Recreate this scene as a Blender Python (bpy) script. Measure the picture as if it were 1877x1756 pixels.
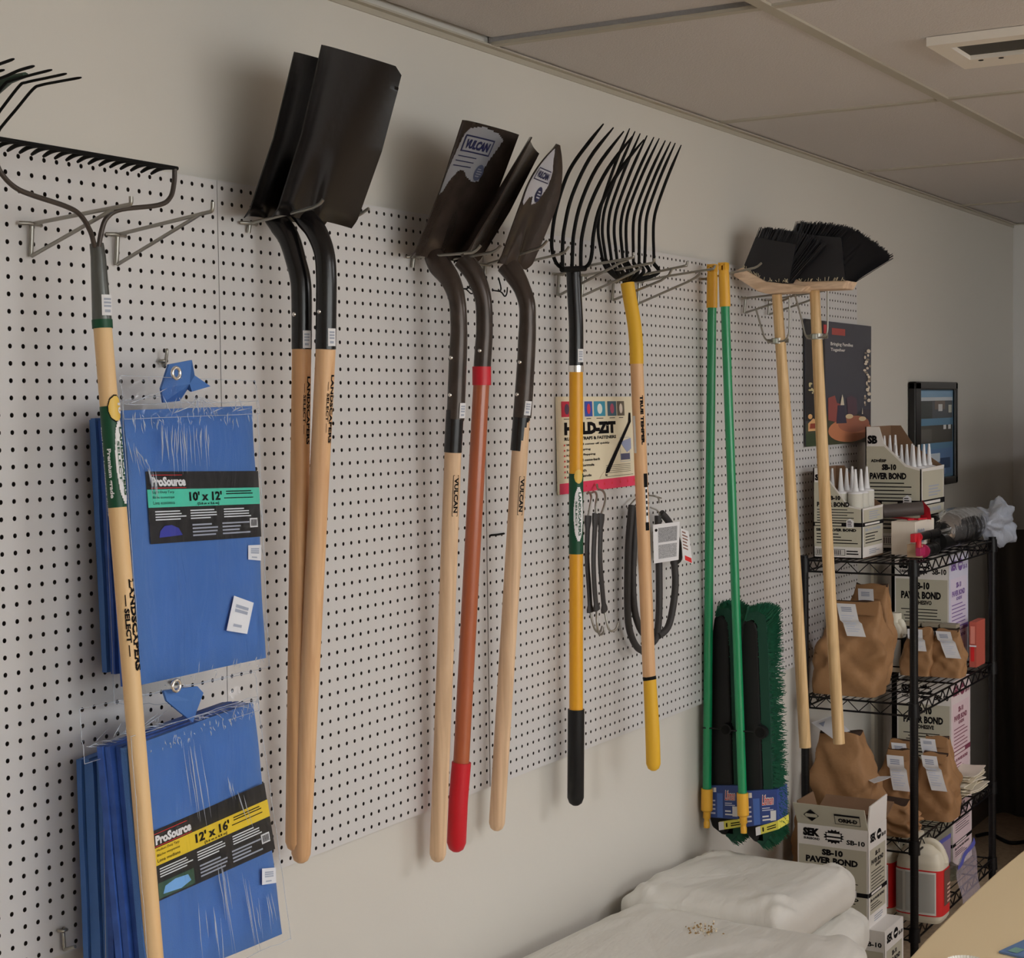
import bpy, math, random
import numpy as np
from mathutils import Vector, Matrix
for o in list(bpy.data.objects): bpy.data.objects.remove(o)
SC = bpy.context.scene; COL = SC.collection
PI = math.pi
# ---------------------------------------------------------------- camera
def rotm(a, b, c):
    ca, sa, cb, sb, cc, sc = math.cos(a), math.sin(a), math.cos(b), math.sin(b), math.cos(c), math.sin(c)
    return (np.array([[ca,-sa,0],[sa,ca,0],[0,0,1]]) @ np.array([[1,0,0],[0,cb,-sb],[0,sb,cb]])
            @ np.array([[cc,0,sc],[0,1,0],[-sc,0,cc]]))
CW, CH, CF = 1877, 1756, 3074.56
CPOS = np.array([-2.5905, -1.8878, 1.6683]); CM = rotm(-1.0373, -0.0453, 0.0128)
cam = bpy.data.cameras.new('camera'); cam_ob = bpy.data.objects.new('camera', cam); COL.objects.link(cam_ob)
cam.sensor_width = 36; cam.sensor_fit = 'HORIZONTAL'; cam.lens = CF / CW * 36; cam.clip_start = 0.05
m4 = Matrix.Identity(4)
for i in range(3):
    m4[i][0], m4[i][1], m4[i][2], m4[i][3] = CM[i,0], CM[i,2], -CM[i,1], CPOS[i]
cam_ob.matrix_world = m4; SC.camera = cam_ob
# ---------------------------------------------------------------- view, world, lights
SC.view_settings.view_transform = 'Standard'; SC.view_settings.look = 'None'
SC.view_settings.gamma = 1; SC.view_settings.use_curve_mapping = False
SC.view_settings.exposure = 0.06
w = bpy.data.worlds.new('world'); SC.world = w; w.use_nodes = True
w.node_tree.nodes['Background'].inputs[0].default_value = (0.8, 0.85, 1, 1)
w.node_tree.nodes['Background'].inputs[1].default_value = 0.05
def area(name, loc, size, power, col, rot=(0,0,0)):
    l = bpy.data.lights.new(name, 'AREA'); l.shape = 'RECTANGLE'; l.size, l.size_y = size
    l.energy = power; l.color = col
    o = bpy.data.objects.new(name, l); o.location = loc; o.rotation_euler = rot; COL.objects.link(o)
WARM = (0.97, 0.97, 1.0); DAY = (0.84, 0.92, 1.0)
area('ceiling_troffer_light', (2.2, -3.1, 2.42), (1.2, 0.6), 36, WARM)
area('ceiling_troffer_light', (-0.6, -3.1, 2.42), (1.2, 0.6), 24, WARM)
area('window_daylight', (-2.0, -5.3, 1.6), (6.0, 1.5), 190, DAY, (-PI/2, 0, 0))
# ---------------------------------------------------------------- helpers
def ray(px, py):
    return CM @ np.array([(px - CW/2)/CF, 1.0, -(py - CH/2)/CF])
def at(px, py, y=0.0):
    d = ray(px, py); t = (y - CPOS[1])/d[1]; return Vector(CPOS + t*d)
def atx(px, py, X):
    d = ray(px, py); t = (X - CPOS[0])/d[0]; return Vector(CPOS + t*d)
def atz(px, py, z):
    d = ray(px, py); t = (z - CPOS[2])/d[2]; return Vector(CPOS + t*d)
def rad(wpx, p):
    return wpx*0.5*float((np.array(p) - CPOS) @ CM[:,1])/CF
def lin(c):
    c /= 255.0
    return c/12.92 if c <= 0.04045 else ((c + 0.055)/1.055)**2.4
KA = 0.46
def C3(r, g, b, k=KA):
    c = [lin(x)/k for x in (r, g, b)]; q = min(1.0, 0.86/max(c)); return tuple(x*q for x in c) + (1.0,)
MATS = {}
def mat(name, rgb, rough=0.5, metal=0.0, spec=0.5, bump=0.0, bscale=200.0, var=0.0, vscale=6.0, alpha=1.0, coat=0.0, k=KA, stretch=(1,1,1)):
    if name in MATS: return MATS[name]
    m = bpy.data.materials.new(name); m.use_nodes = True; nt = m.node_tree; N = nt.nodes; L = nt.links
    b = N['Principled BSDF']; col = C3(*rgb, k)
    b.inputs['Base Color'].default_value = col; b.inputs['Roughness'].default_value = rough
    b.inputs['Metallic'].default_value = metal; b.inputs['Specular IOR Level'].default_value = spec
    b.inputs['Alpha'].default_value = alpha; b.inputs['Coat Weight'].default_value = coat
    tc = N.new('ShaderNodeTexCoord'); mp = N.new('ShaderNodeMapping'); mp.inputs['Scale'].default_value = stretch
    L.new(tc.outputs['Object'], mp.inputs['Vector'])
    if var > 0:
        n = N.new('ShaderNodeTexNoise'); n.inputs['Scale'].default_value = vscale; n.inputs['Detail'].default_value = 5
        r = N.new('ShaderNodeValToRGB'); L.new(mp.outputs[0], n.inputs['Vector']); L.new(n.outputs['Fac'], r.inputs[0])
        r.color_ramp.elements[0].position = 0.3; r.color_ramp.elements[1].position = 0.7
        r.color_ramp.elements[0].color = tuple(c*(1-var) for c in col[:3]) + (1,)
        r.color_ramp.elements[1].color = tuple(min(1, c*(1+var)) for c in col[:3]) + (1,)
        L.new(r.outputs[0], b.inputs['Base Color'])
    if bump > 0:
        n2 = N.new('ShaderNodeTexNoise'); n2.inputs['Scale'].default_value = bscale; n2.inputs['Detail'].default_value = 3
        L.new(mp.outputs[0], n2.inputs['Vector'])
        bp = N.new('ShaderNodeBump'); bp.inputs['Strength'].default_value = bump; bp.inputs['Distance'].default_value = 0.01
        L.new(n2.outputs['Fac'], bp.inputs['Height']); L.new(bp.outputs[0], b.inputs['Normal'])
    MATS[name] = m; return m
def wood(name, c1, c2, scale=26.0, st=(1,1,0.045), rough=0.5):
    m = bpy.data.materials.new(name); m.use_nodes = True; nt = m.node_tree; N = nt.nodes; L = nt.links
    b = N['Principled BSDF']; b.inputs['Roughness'].default_value = rough
    tc = N.new('ShaderNodeTexCoord'); mp = N.new('ShaderNodeMapping'); mp.inputs['Scale'].default_value = st
    n = N.new('ShaderNodeTexNoise'); n.inputs['Scale'].default_value = scale*3; n.inputs['Detail'].default_value = 6; n.inputs['Distortion'].default_value = 0.6
    r = N.new('ShaderNodeValToRGB'); r.color_ramp.elements[0].position = 0.36; r.color_ramp.elements[1].position = 0.6
    r.color_ramp.elements[0].color = C3(*c1); r.color_ramp.elements[1].color = C3(*c2)
    L.new(tc.outputs['Object'], mp.inputs[0]); L.new(mp.outputs[0], n.inputs['Vector']); L.new(n.outputs['Fac'], r.inputs[0]); L.new(r.outputs[0], b.inputs['Base Color'])
    MATS[name] = m; return m
def film(name, col, fac=0.08, rough=0.14, bump=0.8, bscale=22.0, haze=0.05):
    """thin clear plastic: see-through, glossy along its wrinkles, a trace of haze"""
    m = bpy.data.materials.new(name); m.use_nodes = True; nt = m.node_tree; N = nt.nodes; L = nt.links; N.remove(N['Principled BSDF'])
    tc = N.new('ShaderNodeTexCoord'); mp = N.new('ShaderNodeMapping'); mp.inputs['Scale'].default_value = (1.6,1,0.45)
    n = N.new('ShaderNodeTexNoise'); n.inputs['Scale'].default_value = bscale; n.inputs['Detail'].default_value = 4; n.inputs['Distortion'].default_value = 1.2
    bp = N.new('ShaderNodeBump'); bp.inputs['Strength'].default_value = bump; bp.inputs['Distance'].default_value = 0.02
    L.new(tc.outputs['Object'], mp.inputs[0]); L.new(mp.outputs[0], n.inputs['Vector']); L.new(n.outputs['Fac'], bp.inputs['Height'])
    tr = N.new('ShaderNodeBsdfTransparent'); gl = N.new('ShaderNodeBsdfGlossy'); gl.inputs['Roughness'].default_value = rough
    gl.inputs['Color'].default_value = (0.95,0.97,1,1); L.new(bp.outputs[0], gl.inputs['Normal'])
    lw = N.new('ShaderNodeFresnel'); lw.inputs['IOR'].default_value = 1.5; L.new(bp.outputs[0], lw.inputs['Normal'])
    ad = N.new('ShaderNodeMath'); ad.operation = 'MULTIPLY_ADD'; ad.inputs[1].default_value = 0.8; ad.inputs[2].default_value = fac; ad.use_clamp = True; L.new(lw.outputs[0], ad.inputs[0])
    m1 = N.new('ShaderNodeMixShader'); L.new(ad.outputs[0], m1.inputs[0]); L.new(tr.outputs[0], m1.inputs[1]); L.new(gl.outputs[0], m1.inputs[2])
    df = N.new('ShaderNodeBsdfDiffuse'); df.inputs['Color'].default_value = C3(*col, 0.6); m2 = N.new('ShaderNodeMixShader'); m2.inputs[0].default_value = haze
    L.new(m1.outputs[0], m2.inputs[1]); L.new(df.outputs[0], m2.inputs[2]); L.new(m2.outputs[0], N['Material Output'].inputs[0])
    MATS[name] = m; return m
CURVES = {}
def text_mesh(s, bold=0.0, shear=0.0):
    key = (s, bold, shear)
    if key in CURVES: return CURVES[key]
    cu = bpy.data.curves.new('t', 'FONT'); cu.body = s; cu.size = 1; cu.offset = bold; cu.shear = shear; cu.resolution_u = 2
    o = bpy.data.objects.new('t', cu); COL.objects.link(o)
    dg = bpy.context.evaluated_depsgraph_get()
    me = o.evaluated_get(dg).to_mesh()
    vs = [tuple(v.co) for v in me.vertices]; fs = [tuple(p.vertices) for p in me.polygons]
    o.evaluated_get(dg).to_mesh_clear(); bpy.data.objects.remove(o); bpy.data.curves.remove(cu)
    x0 = min(v[0] for v in vs); x1 = max(v[0] for v in vs); y0 = min(v[1] for v in vs); y1 = max(v[1] for v in vs)
    vs = [((v[0]-x0)/(x1-x0), (v[1]-y0)/(y1-y0)) for v in vs]
    CURVES[key] = (vs, fs); return CURVES[key]
class MB:
    def __init__(s): s.v=[]; s.f=[]; s.m=[]; s.s=[]; s.mats=[]
    def mi(s, m):
        if m not in s.mats: s.mats.append(m)
        return s.mats.index(m)
    def add(s, vs, fs, m, smooth=False):
        o = len(s.v); i = s.mi(m); s.v += [tuple(v) for v in vs]
        for f in fs: s.f.append(tuple(o+k for k in f)); s.m.append(i); s.s.append(smooth)
        return s
    def box(s, lo, hi, m):
        x0,y0,z0 = lo; x1,y1,z1 = hi
        v = [(x,y,z) for x in (x0,x1) for y in (y0,y1) for z in (z0,z1)]
        return s.add(v, [(0,1,3,2),(4,6,7,5),(0,4,5,1),(2,3,7,6),(0,2,6,4),(1,5,7,3)], m)
    def obox(s, O, A, B, Cc, m):
        O,A,B,Cc = map(Vector,(O,A,B,Cc))
        v = [O+A*i+B*j+Cc*k for i in (0,1) for j in (0,1) for k in (0,1)]
        return s.add(v, [(0,1,3,2),(4,6,7,5),(0,4,5,1),(2,3,7,6),(0,2,6,4),(1,5,7,3)], m)
    def tube(s, pts, r, m, n=12, caps=True, flat=1.0, up=None, round_end=None):
        P = [Vector(p) for p in pts]
        R = list(r) if hasattr(r,'__len__') else [r]*len(P)
        if round_end:                      # rounded tip on last point
            d = (P[-1]-P[-2]).normalized(); rr = R[-1]; e = P[-1]
            P[-1] = e - d*rr; 
            for a in (0.45, 0.75, 0.93, 1.0):
                P.append(e - d*rr + d*rr*math.sin(a*PI/2)); R.append(max(rr*math.cos(a*PI/2), rr*0.08))
        T = []
        for i in range(len(P)):
            a = P[max(i-1,0)]; b = P[min(i+1,len(P)-1)]; T.append((b-a).normalized())
        u = Vector(up) if up is not None else (Vector((0,0,1)) if abs(T[0].z) < 0.8 else Vector((1,0,0)))
        vs=[]; 
        for i in range(len(P)):
            u = (u - T[i]*u.dot(T[i])).normalized(); w_ = T[i].cross(u)
            for k in range(n):
                a = 2*PI*k/n; vs.append(P[i] + (u*math.cos(a)*flat + w_*math.sin(a))*R[i])
        fs=[]
        for i in range(len(P)-1):
            for k in range(n):
                k2=(k+1)%n; fs.append((i*n+k, i*n+k2, (i+1)*n+k2, (i+1)*n+k))
        s.add(vs, fs, m, True)
        if caps:
            s.add(vs[:n], [tuple(range(n-1,-1,-1))], m); s.add(vs[-n:], [tuple(range(n))], m)
        return s
    def grid(s, fn, nu, nv, m, smooth=True, u=(0,1), v=(0,1), close_u=False):
        vs=[fn(u[0]+(u[1]-u[0])*i/nu, v[0]+(v[1]-v[0])*j/nv) for i in range(nu+1) for j in range(nv+1)]
        fs=[(i*(nv+1)+j, (i+1)*(nv+1)+j, (i+1)*(nv+1)+j+1, i*(nv+1)+j+1) for i in range(nu) for j in range(nv)]
        return s.add(vs, fs, m, smooth)
    def shell(s, fn, nu, nv, m, t=0.002, smooth=True):   # fn(u,v,off) -> two skins joined at the rim
        idx = {}; vs=[]
        for k in (0,1):
            for i in range(nu+1):
                for j in range(nv+1): idx[(k,i,j)]=len(vs); vs.append(fn(i/nu, j/nv, t*k))
        fs=[]
        for i in range(nu):
            for j in range(nv):
                fs.append((idx[0,i,j],idx[0,i+1,j],idx[0,i+1,j+1],idx[0,i,j+1]))
                fs.append((idx[1,i,j+1],idx[1,i+1,j+1],idx[1,i+1,j],idx[1,i,j]))
        s.add(vs, fs, m, smooth)
        rim=[]
        for i in range(nu):
            rim.append((idx[0,i,0],idx[1,i,0],idx[1,i+1,0],idx[0,i+1,0])); rim.append((idx[0,i,nv],idx[0,i+1,nv],idx[1,i+1,nv],idx[1,i,nv]))
        for j in range(nv):
            rim.append((idx[0,0,j],idx[0,0,j+1],idx[1,0,j+1],idx[1,0,j])); rim.append((idx[0,nu,j],idx[1,nu,j],idx[1,nu,j+1],idx[0,nu,j+1]))
        return s.add(vs, rim, m, False)
    def prism(s, poly, vec, m):
        P=[Vector(p) for p in poly]; V=Vector(vec); n=len(P)
        vs=P+[p+V for p in P]
        return s.add(vs, [tuple(range(n))[::-1], tuple(range(n,2*n))]+[(i,(i+1)%n,n+(i+1)%n,n+i) for i in range(n)], m)
    def sphere(s, c, r, m, n=10, sc=(1,1,1)):
        c=Vector(c); vs=[]; fs=[]
        for i in range(n+1):
            for j in range(2*n):
                a=PI*i/n; b=PI*j/n; vs.append(c+Vector((math.sin(a)*math.cos(b)*sc[0],math.sin(a)*math.sin(b)*sc[1],math.cos(a)*sc[2]))*r)
        for i in range(n):
            for j in range(2*n):
                j2=(j+1)%(2*n); fs.append((i*2*n+j,i*2*n+j2,(i+1)*2*n+j2,(i+1)*2*n+j))
        return s.add(vs,fs,m,True)
    # flat artwork: fm(u, v, off) maps the sheet into the place
    def rect(s, fm, u, v, w, h, m, o=0.0004, nu=1, nv=1):
        return s.grid(lambda a,b: fm(u+w*a, v+h*b, o), nu, nv, m, nu>1)
    def poly(s, fm, pts, m, o=0.0006):
        return s.add([fm(a,b,o) for a,b in pts], [tuple(range(len(pts)))], m)
    def patch(s, fm, pts, m, o=0.001, n=56):
        us=[p[0] for p in pts]; vs_=[p[1] for p in pts]; u0,u1,v0,v1=min(us),max(us),min(vs_),max(vs_); idx={}; V=[]; F=[]
        def inside(a,b):
            c=False
            for i in range(len(pts)):
                (x1,y1),(x2,y2)=pts[i],pts[i-1]
                if (y1>b)!=(y2>b) and a<(x2-x1)*(b-y1)/(y2-y1)+x1: c=not c
            return c
        def g(i,j):
            if (i,j) not in idx: idx[i,j]=len(V); V.append(fm(lerp(u0,u1,i/n),lerp(v0,v1,j/n),o))
            return idx[i,j]
        for i in range(n):
            for j in range(n):
                if inside(lerp(u0,u1,(i+.5)/n),lerp(v0,v1,(j+.5)/n)): F.append((g(i,j),g(i+1,j),g(i+1,j+1),g(i,j+1)))
        return s.add(V,F,m,True)
    def disc(s, fm, u, v, ru, rv, m, o=0.0006, n=30):
        return s.patch(fm, [(u+ru*math.cos(2*PI*k/40), v+rv*math.sin(2*PI*k/40)) for k in range(40)], m, o, n)
    def ell(s, fm, u, v, ru, rv, m, o=0.0006, n=24, a0=0):
        return s.poly(fm, [(u+ru*math.cos(2*PI*k/n), v+rv*math.sin(2*PI*k/n)) for k in range(n)], m, o)
    def star(s, fm, u, v, ru, rv, m, o=0.0006, n=16, k=0.78):
        return s.poly(fm, [(u+ru*(1 if i%2 else k)*math.cos(PI*i/n), v+rv*(1 if i%2 else k)*math.sin(PI*i/n)) for i in range(2*n)], m, o)
    def frame(s, fm, u, v, w, h, t, m, o=0.0008):
        s.rect(fm,u,v,w,t,m,o); s.rect(fm,u,v+h-t,w,t,m,o); s.rect(fm,u,v,t,h,m,o); s.rect(fm,u+w-t,v,t,h,m,o); return s
    def txt(s, fm, st, u, v, w, h, m, bold=0.01, shear=0.0, o=0.001):
        bold = bold*1.25
        vs, fs = text_mesh(st, bold, shear)
        return s.add([fm(u+a*w, v+b*h, o) for a,b in vs], fs, m)
    def lines(s, fm, u, v, w, h, n, m, o=0.0009, seed=1, fill=0.45):
        rr = random.Random(seed)
        for i in range(n):
            hh = h/n; s.rect(fm, u, v+h-(i+1)*hh+hh*(1-fill)/2, w*rr.uniform(0.6,1), hh*fill, m, o)
        return s
    def build(s, name, parent=None, bevel=0.0, seg=2):
        base = BASE.get(parent.name, Vector((0,0,0))) if parent else Vector((0,0,0))
        me = bpy.data.meshes.new(name)
        me.from_pydata([(v[0]-base.x, v[1]-base.y, v[2]-base.z) for v in s.v], [], s.f)
        for m in s.mats: me.materials.append(m)
        me.polygons.foreach_set('material_index', s.m); me.polygons.foreach_set('use_smooth', s.s); me.update()
        o = bpy.data.objects.new(name, me); COL.objects.link(o)
        if parent: o.parent = parent; BASE[o.name] = base
        if bevel > 0:
            md = o.modifiers.new('bevel','BEVEL'); md.width = bevel; md.segments = seg; md.limit_method = 'ANGLE'
        return o
BASE = {}
def thing(name, label, cat, loc, group=None):
    o = bpy.data.objects.new(name, None); COL.objects.link(o); o.location = loc; o.empty_display_size = 0.05
    BASE[o.name] = Vector(loc); o['label'] = label; o['category'] = cat
    if group: o['group'] = group
    return o
def tag(o, label, cat, group=None, kind=None):
    o['label'] = label; o['category'] = cat
    if group: o['group'] = group
    if kind: o['kind'] = kind
    # give the mesh its own origin
    if o.type == 'MESH' and o.parent is None:
        co = [v.co.copy() for v in o.data.vertices]
        c = Vector(((min(v.x for v in co)+max(v.x for v in co))/2, (min(v.y for v in co)+max(v.y for v in co))/2, min(v.z for v in co)))
        o.data.transform(Matrix.Translation(-c)); o.location = c
    return o
def struct(o): o['kind'] = 'structure'; return o
def plane(O, U, V, N=None):
    O,U,V = Vector(O),Vector(U).normalized(),Vector(V).normalized(); N = Vector(N).normalized() if N is not None else U.cross(V)
    return lambda u,v,o=0.0: O+U*u+V*v+N*o
def cylmap(A, B, r, side=0.0):
    """u runs down the rod from A to B, v runs round it to the right as seen from the shop floor"""
    A,B = Vector(A),Vector(B); D=(B-A).normalized(); cdir = Vector(CPOS)-A; Nn=(cdir-D*cdir.dot(D)).normalized(); S=Nn.cross(D); 
    if S.dot(Vector(CM[:,0])) < 0: S=-S
    return lambda u,v,o=0.0: A+D*u+(Nn*math.cos(v/r+side)+S*math.sin(v/r+side))*(r+o)
def lerp(a,b,t): return a+(b-a)*t
def smooth_path(P, n=6):
    P=[Vector(p) for p in P]; out=[]
    for i in range(len(P)-1):
        p0=P[max(i-1,0)];p1=P[i];p2=P[i+1];p3=P[min(i+2,len(P)-1)]
        for k in range(n):
            t=k/n; out.append(0.5*((2*p1)+(p2-p0)*t+(2*p0-5*p1+4*p2-p3)*t*t+(3*p1-p0-3*p2+p3)*t**3))
    out.append(P[-1]); return out
random.seed(7)
# ---------------------------------------------------------------- materials
WALL = mat('wall_paint', (172,168,161), 0.75, bump=0.03, bscale=90, k=0.60)
PEG = mat('pegboard_paint', (152,150,149), 0.42, bump=0.02, bscale=150, var=0.02, vscale=2)
TILE = mat('ceiling_tile', (168,163,161), 0.9, bump=0.25, bscale=260, var=0.03, vscale=160, k=0.60)
TEE = mat('ceiling_grid_metal', (146,140,128), 0.5, k=0.6)
DARKV = mat('plenum_dark', (8,8,8), 0.9)
FLOORM = mat('brown_carpet', (122,104,84), 0.9, var=0.15, vscale=60, bump=0.3, bscale=400)
BLACK = mat('black_paint', (8,7,8), 0.24, spec=0.5, bump=0.02, bscale=60)
BLKP = mat('black_plastic', (14,14,15), 0.45, spec=0.3)
BLKM = mat('matte_black', (6,6,6), 0.7, spec=0.2)
INK = mat('black_ink', (12,10,12), 0.8, spec=0.15)
BRONZE = mat('bronze_steel', (46,39,35), 0.24, metal=0.3, spec=0.4, var=0.2, vscale=30)
GUN = mat('gunmetal', (70,72,70), 0.3, metal=0.6)
STEEL = mat('galvanised_wire', (118,116,110), 0.34, metal=0.8, k=0.5)
CHROME = mat('zinc_steel', (190,188,184), 0.22, metal=0.9)
WHITE = mat('white_paper', (205,204,206), 0.6)
GREYTX = mat('grey_print', (120,124,135), 0.7)
ASH = wood('ash_handle', (158,122,88), (186,150,112))
OAK = wood('oak_handle', (150,112,76), (182,142,100), 20)
MAPLE = wood('maple_handle', (150,124,98), (172,146,118), 18)
PINE = wood('pine_handle', (150,122,84), (184,156,116), 30)
BEECH = wood('pale_block_wood', (150,126,104), (176,154,132), 24, st=(1,0.2,1))
ORANGE = mat('amber_fibreglass', (128,66,38), 0.3, coat=0.5, var=0.1, vscale=8, stretch=(1,1,0.1))
RED = mat('red_vinyl', (150,16,28), 0.4)
YEL = mat('yellow_fibreglass', (206,146,28), 0.35)
YELG = mat('yellow_grip', (192,148,36), 0.55)
YELB = mat('yellow_hanger_plastic', (222,166,50), 0.4)
GRN = mat('green_steel_tube', (8,102,62), 0.3, coat=0.4)
DGRN = mat('dark_green_label', (16,54,36), 0.4, spec=0.3)
BLUE = mat('blue_tarp', (54,85,134), 0.6, spec=0.25, bump=0.1, bscale=500, var=0.05, vscale=12)
BLUED = mat('blue_tarp_folded', (40,66,124), 0.55, spec=0.3, var=0.2, vscale=30)
TEAL = mat('teal_print', (60,150,130), 0.5); YELP = mat('yellow_print', (200,172,40), 0.5)
KRAFT = mat('kraft_paper', (118,88,60), 0.65, bump=0.8, bscale=16, var=0.08, vscale=14, spec=0.3)
CARD = mat('card_grey', (140,136,122), 0.7); CARDW = mat('card_white', (188,184,180), 0.65); CARDB = mat('card_brown_inside', (92,70,52), 0.85)
CARDP = mat('card_pinkish_white', (186,172,172), 0.65)
CREAM = mat('cream_laminate', (196,176,140), 0.4)
SACK = mat('white_woven_sack', (184,182,176), 0.5, bump=0.5, bscale=9, stretch=(1,3.2,1), var=0.02, vscale=8)
RACK = mat('black_rack_epoxy', (7,6,7), 0.4, spec=0.3)
JUG = mat('white_jug_plastic', (186,180,164), 0.4)
REDP = mat('red_print', (164,26,28), 0.5)
FILM = film('clear_bag_film', (215,218,222), -0.022, 0.12, 0.35, 12.0, 0.0)
GLINT = mat('film_glint', (205,212,225), 0.2, alpha=0.55, spec=0.8)  # whitish colour for film highlights, laid on the bags as thin tubes
FILMW = film('crumpled_bag_film', (190,198,215), 0.2, 0.2, 1.0, 40, 0.35)
# ================================================================ ROOM
XL, XR, YF, ZC = -6.0, 5.09, -5.6, 2.44
struct(MB().box((XL,0.016,-0.14),(XR+0.1,0.12,2.7),WALL).build('wall_back'))
struct(MB().box((XR,YF,-0.14),(XR+0.1,0.016,2.7),mat('wall_paint_end',(170,168,166),0.75,k=0.52)).build('wall_right'))
struct(MB().box((XL-0.1,YF,-0.14),(XL,0.12,2.7),WALL).build('wall_left'))
struct(MB().box((XL-0.1,YF-0.1,-0.14),(XR+0.1,YF,2.7),WALL).build('wall_front'))
struct(MB().box((XL-0.1,YF-0.1,-0.24),(XR+0.1,0.12,-0.14),FLOORM).build('floor'))
struct(MB().box((XL,0.004,-0.14),(XR,0.016,-0.04),mat('vinyl_base',(70,62,56),0.5)).build('baseboard_back'))
mb = MB(); xs = [0.551+1.221*k for k in range(-6,4)]+[XR]; xs=[XL]+xs; ys=[0.012,-0.63,-1.25,-1.86,-2.47,-3.08,-3.69,-4.3,-4.91,YF]
for i in range(len(xs)-1):
    for j in range(len(ys)-1):
        up = 0.011 if (j==0 and abs(xs[i+1]-0.551)<0.01) else 0.0
        e = 0.0148 if up else 0.0
        mb.box((xs[i]+e, ys[j+1]+e, ZC+0.004+up),(xs[i+1]-e, ys[j]-e, ZC+0.02+up),TILE)
struct(mb.build('ceiling'))
struct(MB().box((XL,YF,ZC+0.16),(XR,0.12,ZC+0.2),DARKV).build('ceiling'))
mb = MB()
for x in xs[1:-1]: mb.box((x-0.012,YF,ZC-0.001),(x+0.012,0.0,ZC+0.006),TEE)
for y in ys[1:-1]: mb.box((XL,y-0.014,ZC-0.0015),(XR,y+0.014,ZC+0.0055),TEE)
struct(mb.build('trim_1'))
mb = MB(); mb.box((XL,-0.002,ZC-0.003),(XR,0.017,ZC+0.001),TEE); mb.box((XL,0.012,ZC-0.014),(XR,0.017,ZC),TEE)
mb.box((XR-0.024,YF,ZC-0.003),(XR,0.0,ZC+0.001),TEE)
struct(mb.build('trim_2'))
struct(MB().box((3.10,0.004,-0.04),(3.14,0.016,1.32),mat('pale_batten',(176,170,158),0.6)).build('trim_3'))
struct(MB().box((3.55,-1.35,-0.14),(4.85,-0.62,1.6),mat('shade_block_dark',(34,32,32),0.6)).build('wall_unseen_shade_block'))  # added out of view to cast shade on the far right corner
# air vent
t = thing('ceiling_vent','white square air vent with dark slot in the ceiling tile','air vent',(1.16,-0.98,ZC))
V1 = mat('vent_white',(170,164,156),0.5)
mb = MB(); x0,x1,y0,y1 = 1.012,1.312,-1.15,-0.81
z0 = ZC-0.016
mb.box((x0,y0,z0),(x0+.045,y1,ZC+.003),V1); mb.box((x1-.10,y0,z0),(x1,y1,ZC+.003),V1)
mb.box((x0+.045,y0,z0),(x1-.10,y0+.04,ZC+.003),V1); mb.box((x0+.045,y1-.04,z0),(x1-.10,y1,ZC+.003),V1)
mb.build('vent_frame',t)
MB().box((x0+.04,y0+.03,ZC-0.006),(x1-.09,y1-.03,ZC+.002),mat('vent_mesh',(48,46,42),0.8)).build('vent_slot',t)
mb=MB()
for yy in (-0.87,-0.915): mb.tube([(x1-.085,yy,z0-.001),(x1-.085,yy,z0+.002)],0.006,BLKM,8)
mb.build('screw_hole',t)
# ---------------------------------------------------------------- pegboards with real holes
U = 0.0254
def pegboard(x0, x1, label, zt=2.0533, zb=0.8341, yo=0.0, th=0.005):
    vs=[];fs=[];fi=[];n=12; r=0.0037
    c0=math.ceil((x0)/U-0.2+0.25); c1=math.floor((x1)/U-0.25)
    cols=list(range(c0,c1+1)); rows=list(range(48))
    zr=[2.0406-U*k for k in rows]
    def sq(a):
        c,s_=math.cos(a),math.sin(a); k=max(abs(c),abs(s_)); return c/k,s_/k
    S=[sq(2*PI*(k+0.5)/n) for k in range(n)]
    S=[]
    for k in range(n):
        side=k//3; q=(k%3)/3*2-1
        S.append([(1,q),(-q,1),(-1,-q),(q,-1)][side])
    for ci,c in enumerate(cols):
        xc=c*U; xl=x0 if ci==0 else xc-U/2; xr=x1 if ci==len(cols)-1 else xc+U/2
        for k,z in enumerate(zr):
            zl=zb if k==47 else z-U/2; zh=zt if k==0 else z+U/2
            o=len(vs)
            for sx,sz in S:
                vs.append((lerp(xl,xr,(sx+1)/2) if abs(sx)==1 else xc+sx*U/2, yo, lerp(zl,zh,(sz+1)/2) if abs(sz)==1 else z+sz*U/2))
            for sx,sz in S:
                l=math.hypot(sx,sz); vs.append((xc+sx/l*r, yo, z+sz/l*r))
            for sx,sz in S:
                l=math.hypot(sx,sz); vs.append((xc+sx/l*r, yo+th, z+sz/l*r))
            for q in range(n):
                q2=(q+1)%n
                fs.append((o+q,o+n+q,o+n+q2,o+q2)); fi.append((o+n+q,o+2*n+q,o+2*n+q2,o+n+q2))
    mb=MB(); mb.add(vs,[f[::-1] for f in fs],PEG); mb.add(vs,[f[::-1] for f in fi],mat('hardboard_hole_shade',(30,24,20),0.9))  # hole sides: brown hardboard, darkened to put shade into the holes
    # edges
    for a,b in (((x0,zb),(x1,zb)),((x1,zb),(x1,zt)),((x1,zt),(x0,zt)),((x0,zt),(x0,zb))):
        mb.add([(a[0],yo,a[1]),(b[0],yo,b[1]),(b[0],yo+th,b[1]),(a[0],yo+th,a[1])],[(0,1,2,3)],PEG)
    o=mb.build('pegboard'); tag(o,label,'pegboard','grey pegboard panels along the wall')
    f=MB(); f.box((x0+0.004,yo+th+0.0035,zb+0.004),(x1-0.004,yo+th+0.005,zt-0.004),mat('hole_shade_dark',(14,12,11),0.95))  # dark sheet added behind the board so the holes look shaded
    r_=f.build('hole_shade_sheet'); r_.data.transform(Matrix.Translation(-o.location)); r_.parent=o
    return o
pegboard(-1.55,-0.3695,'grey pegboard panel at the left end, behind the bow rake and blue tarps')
pegboard(-0.3675,0.4935,'grey pegboard panel behind the two black square shovels')
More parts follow.
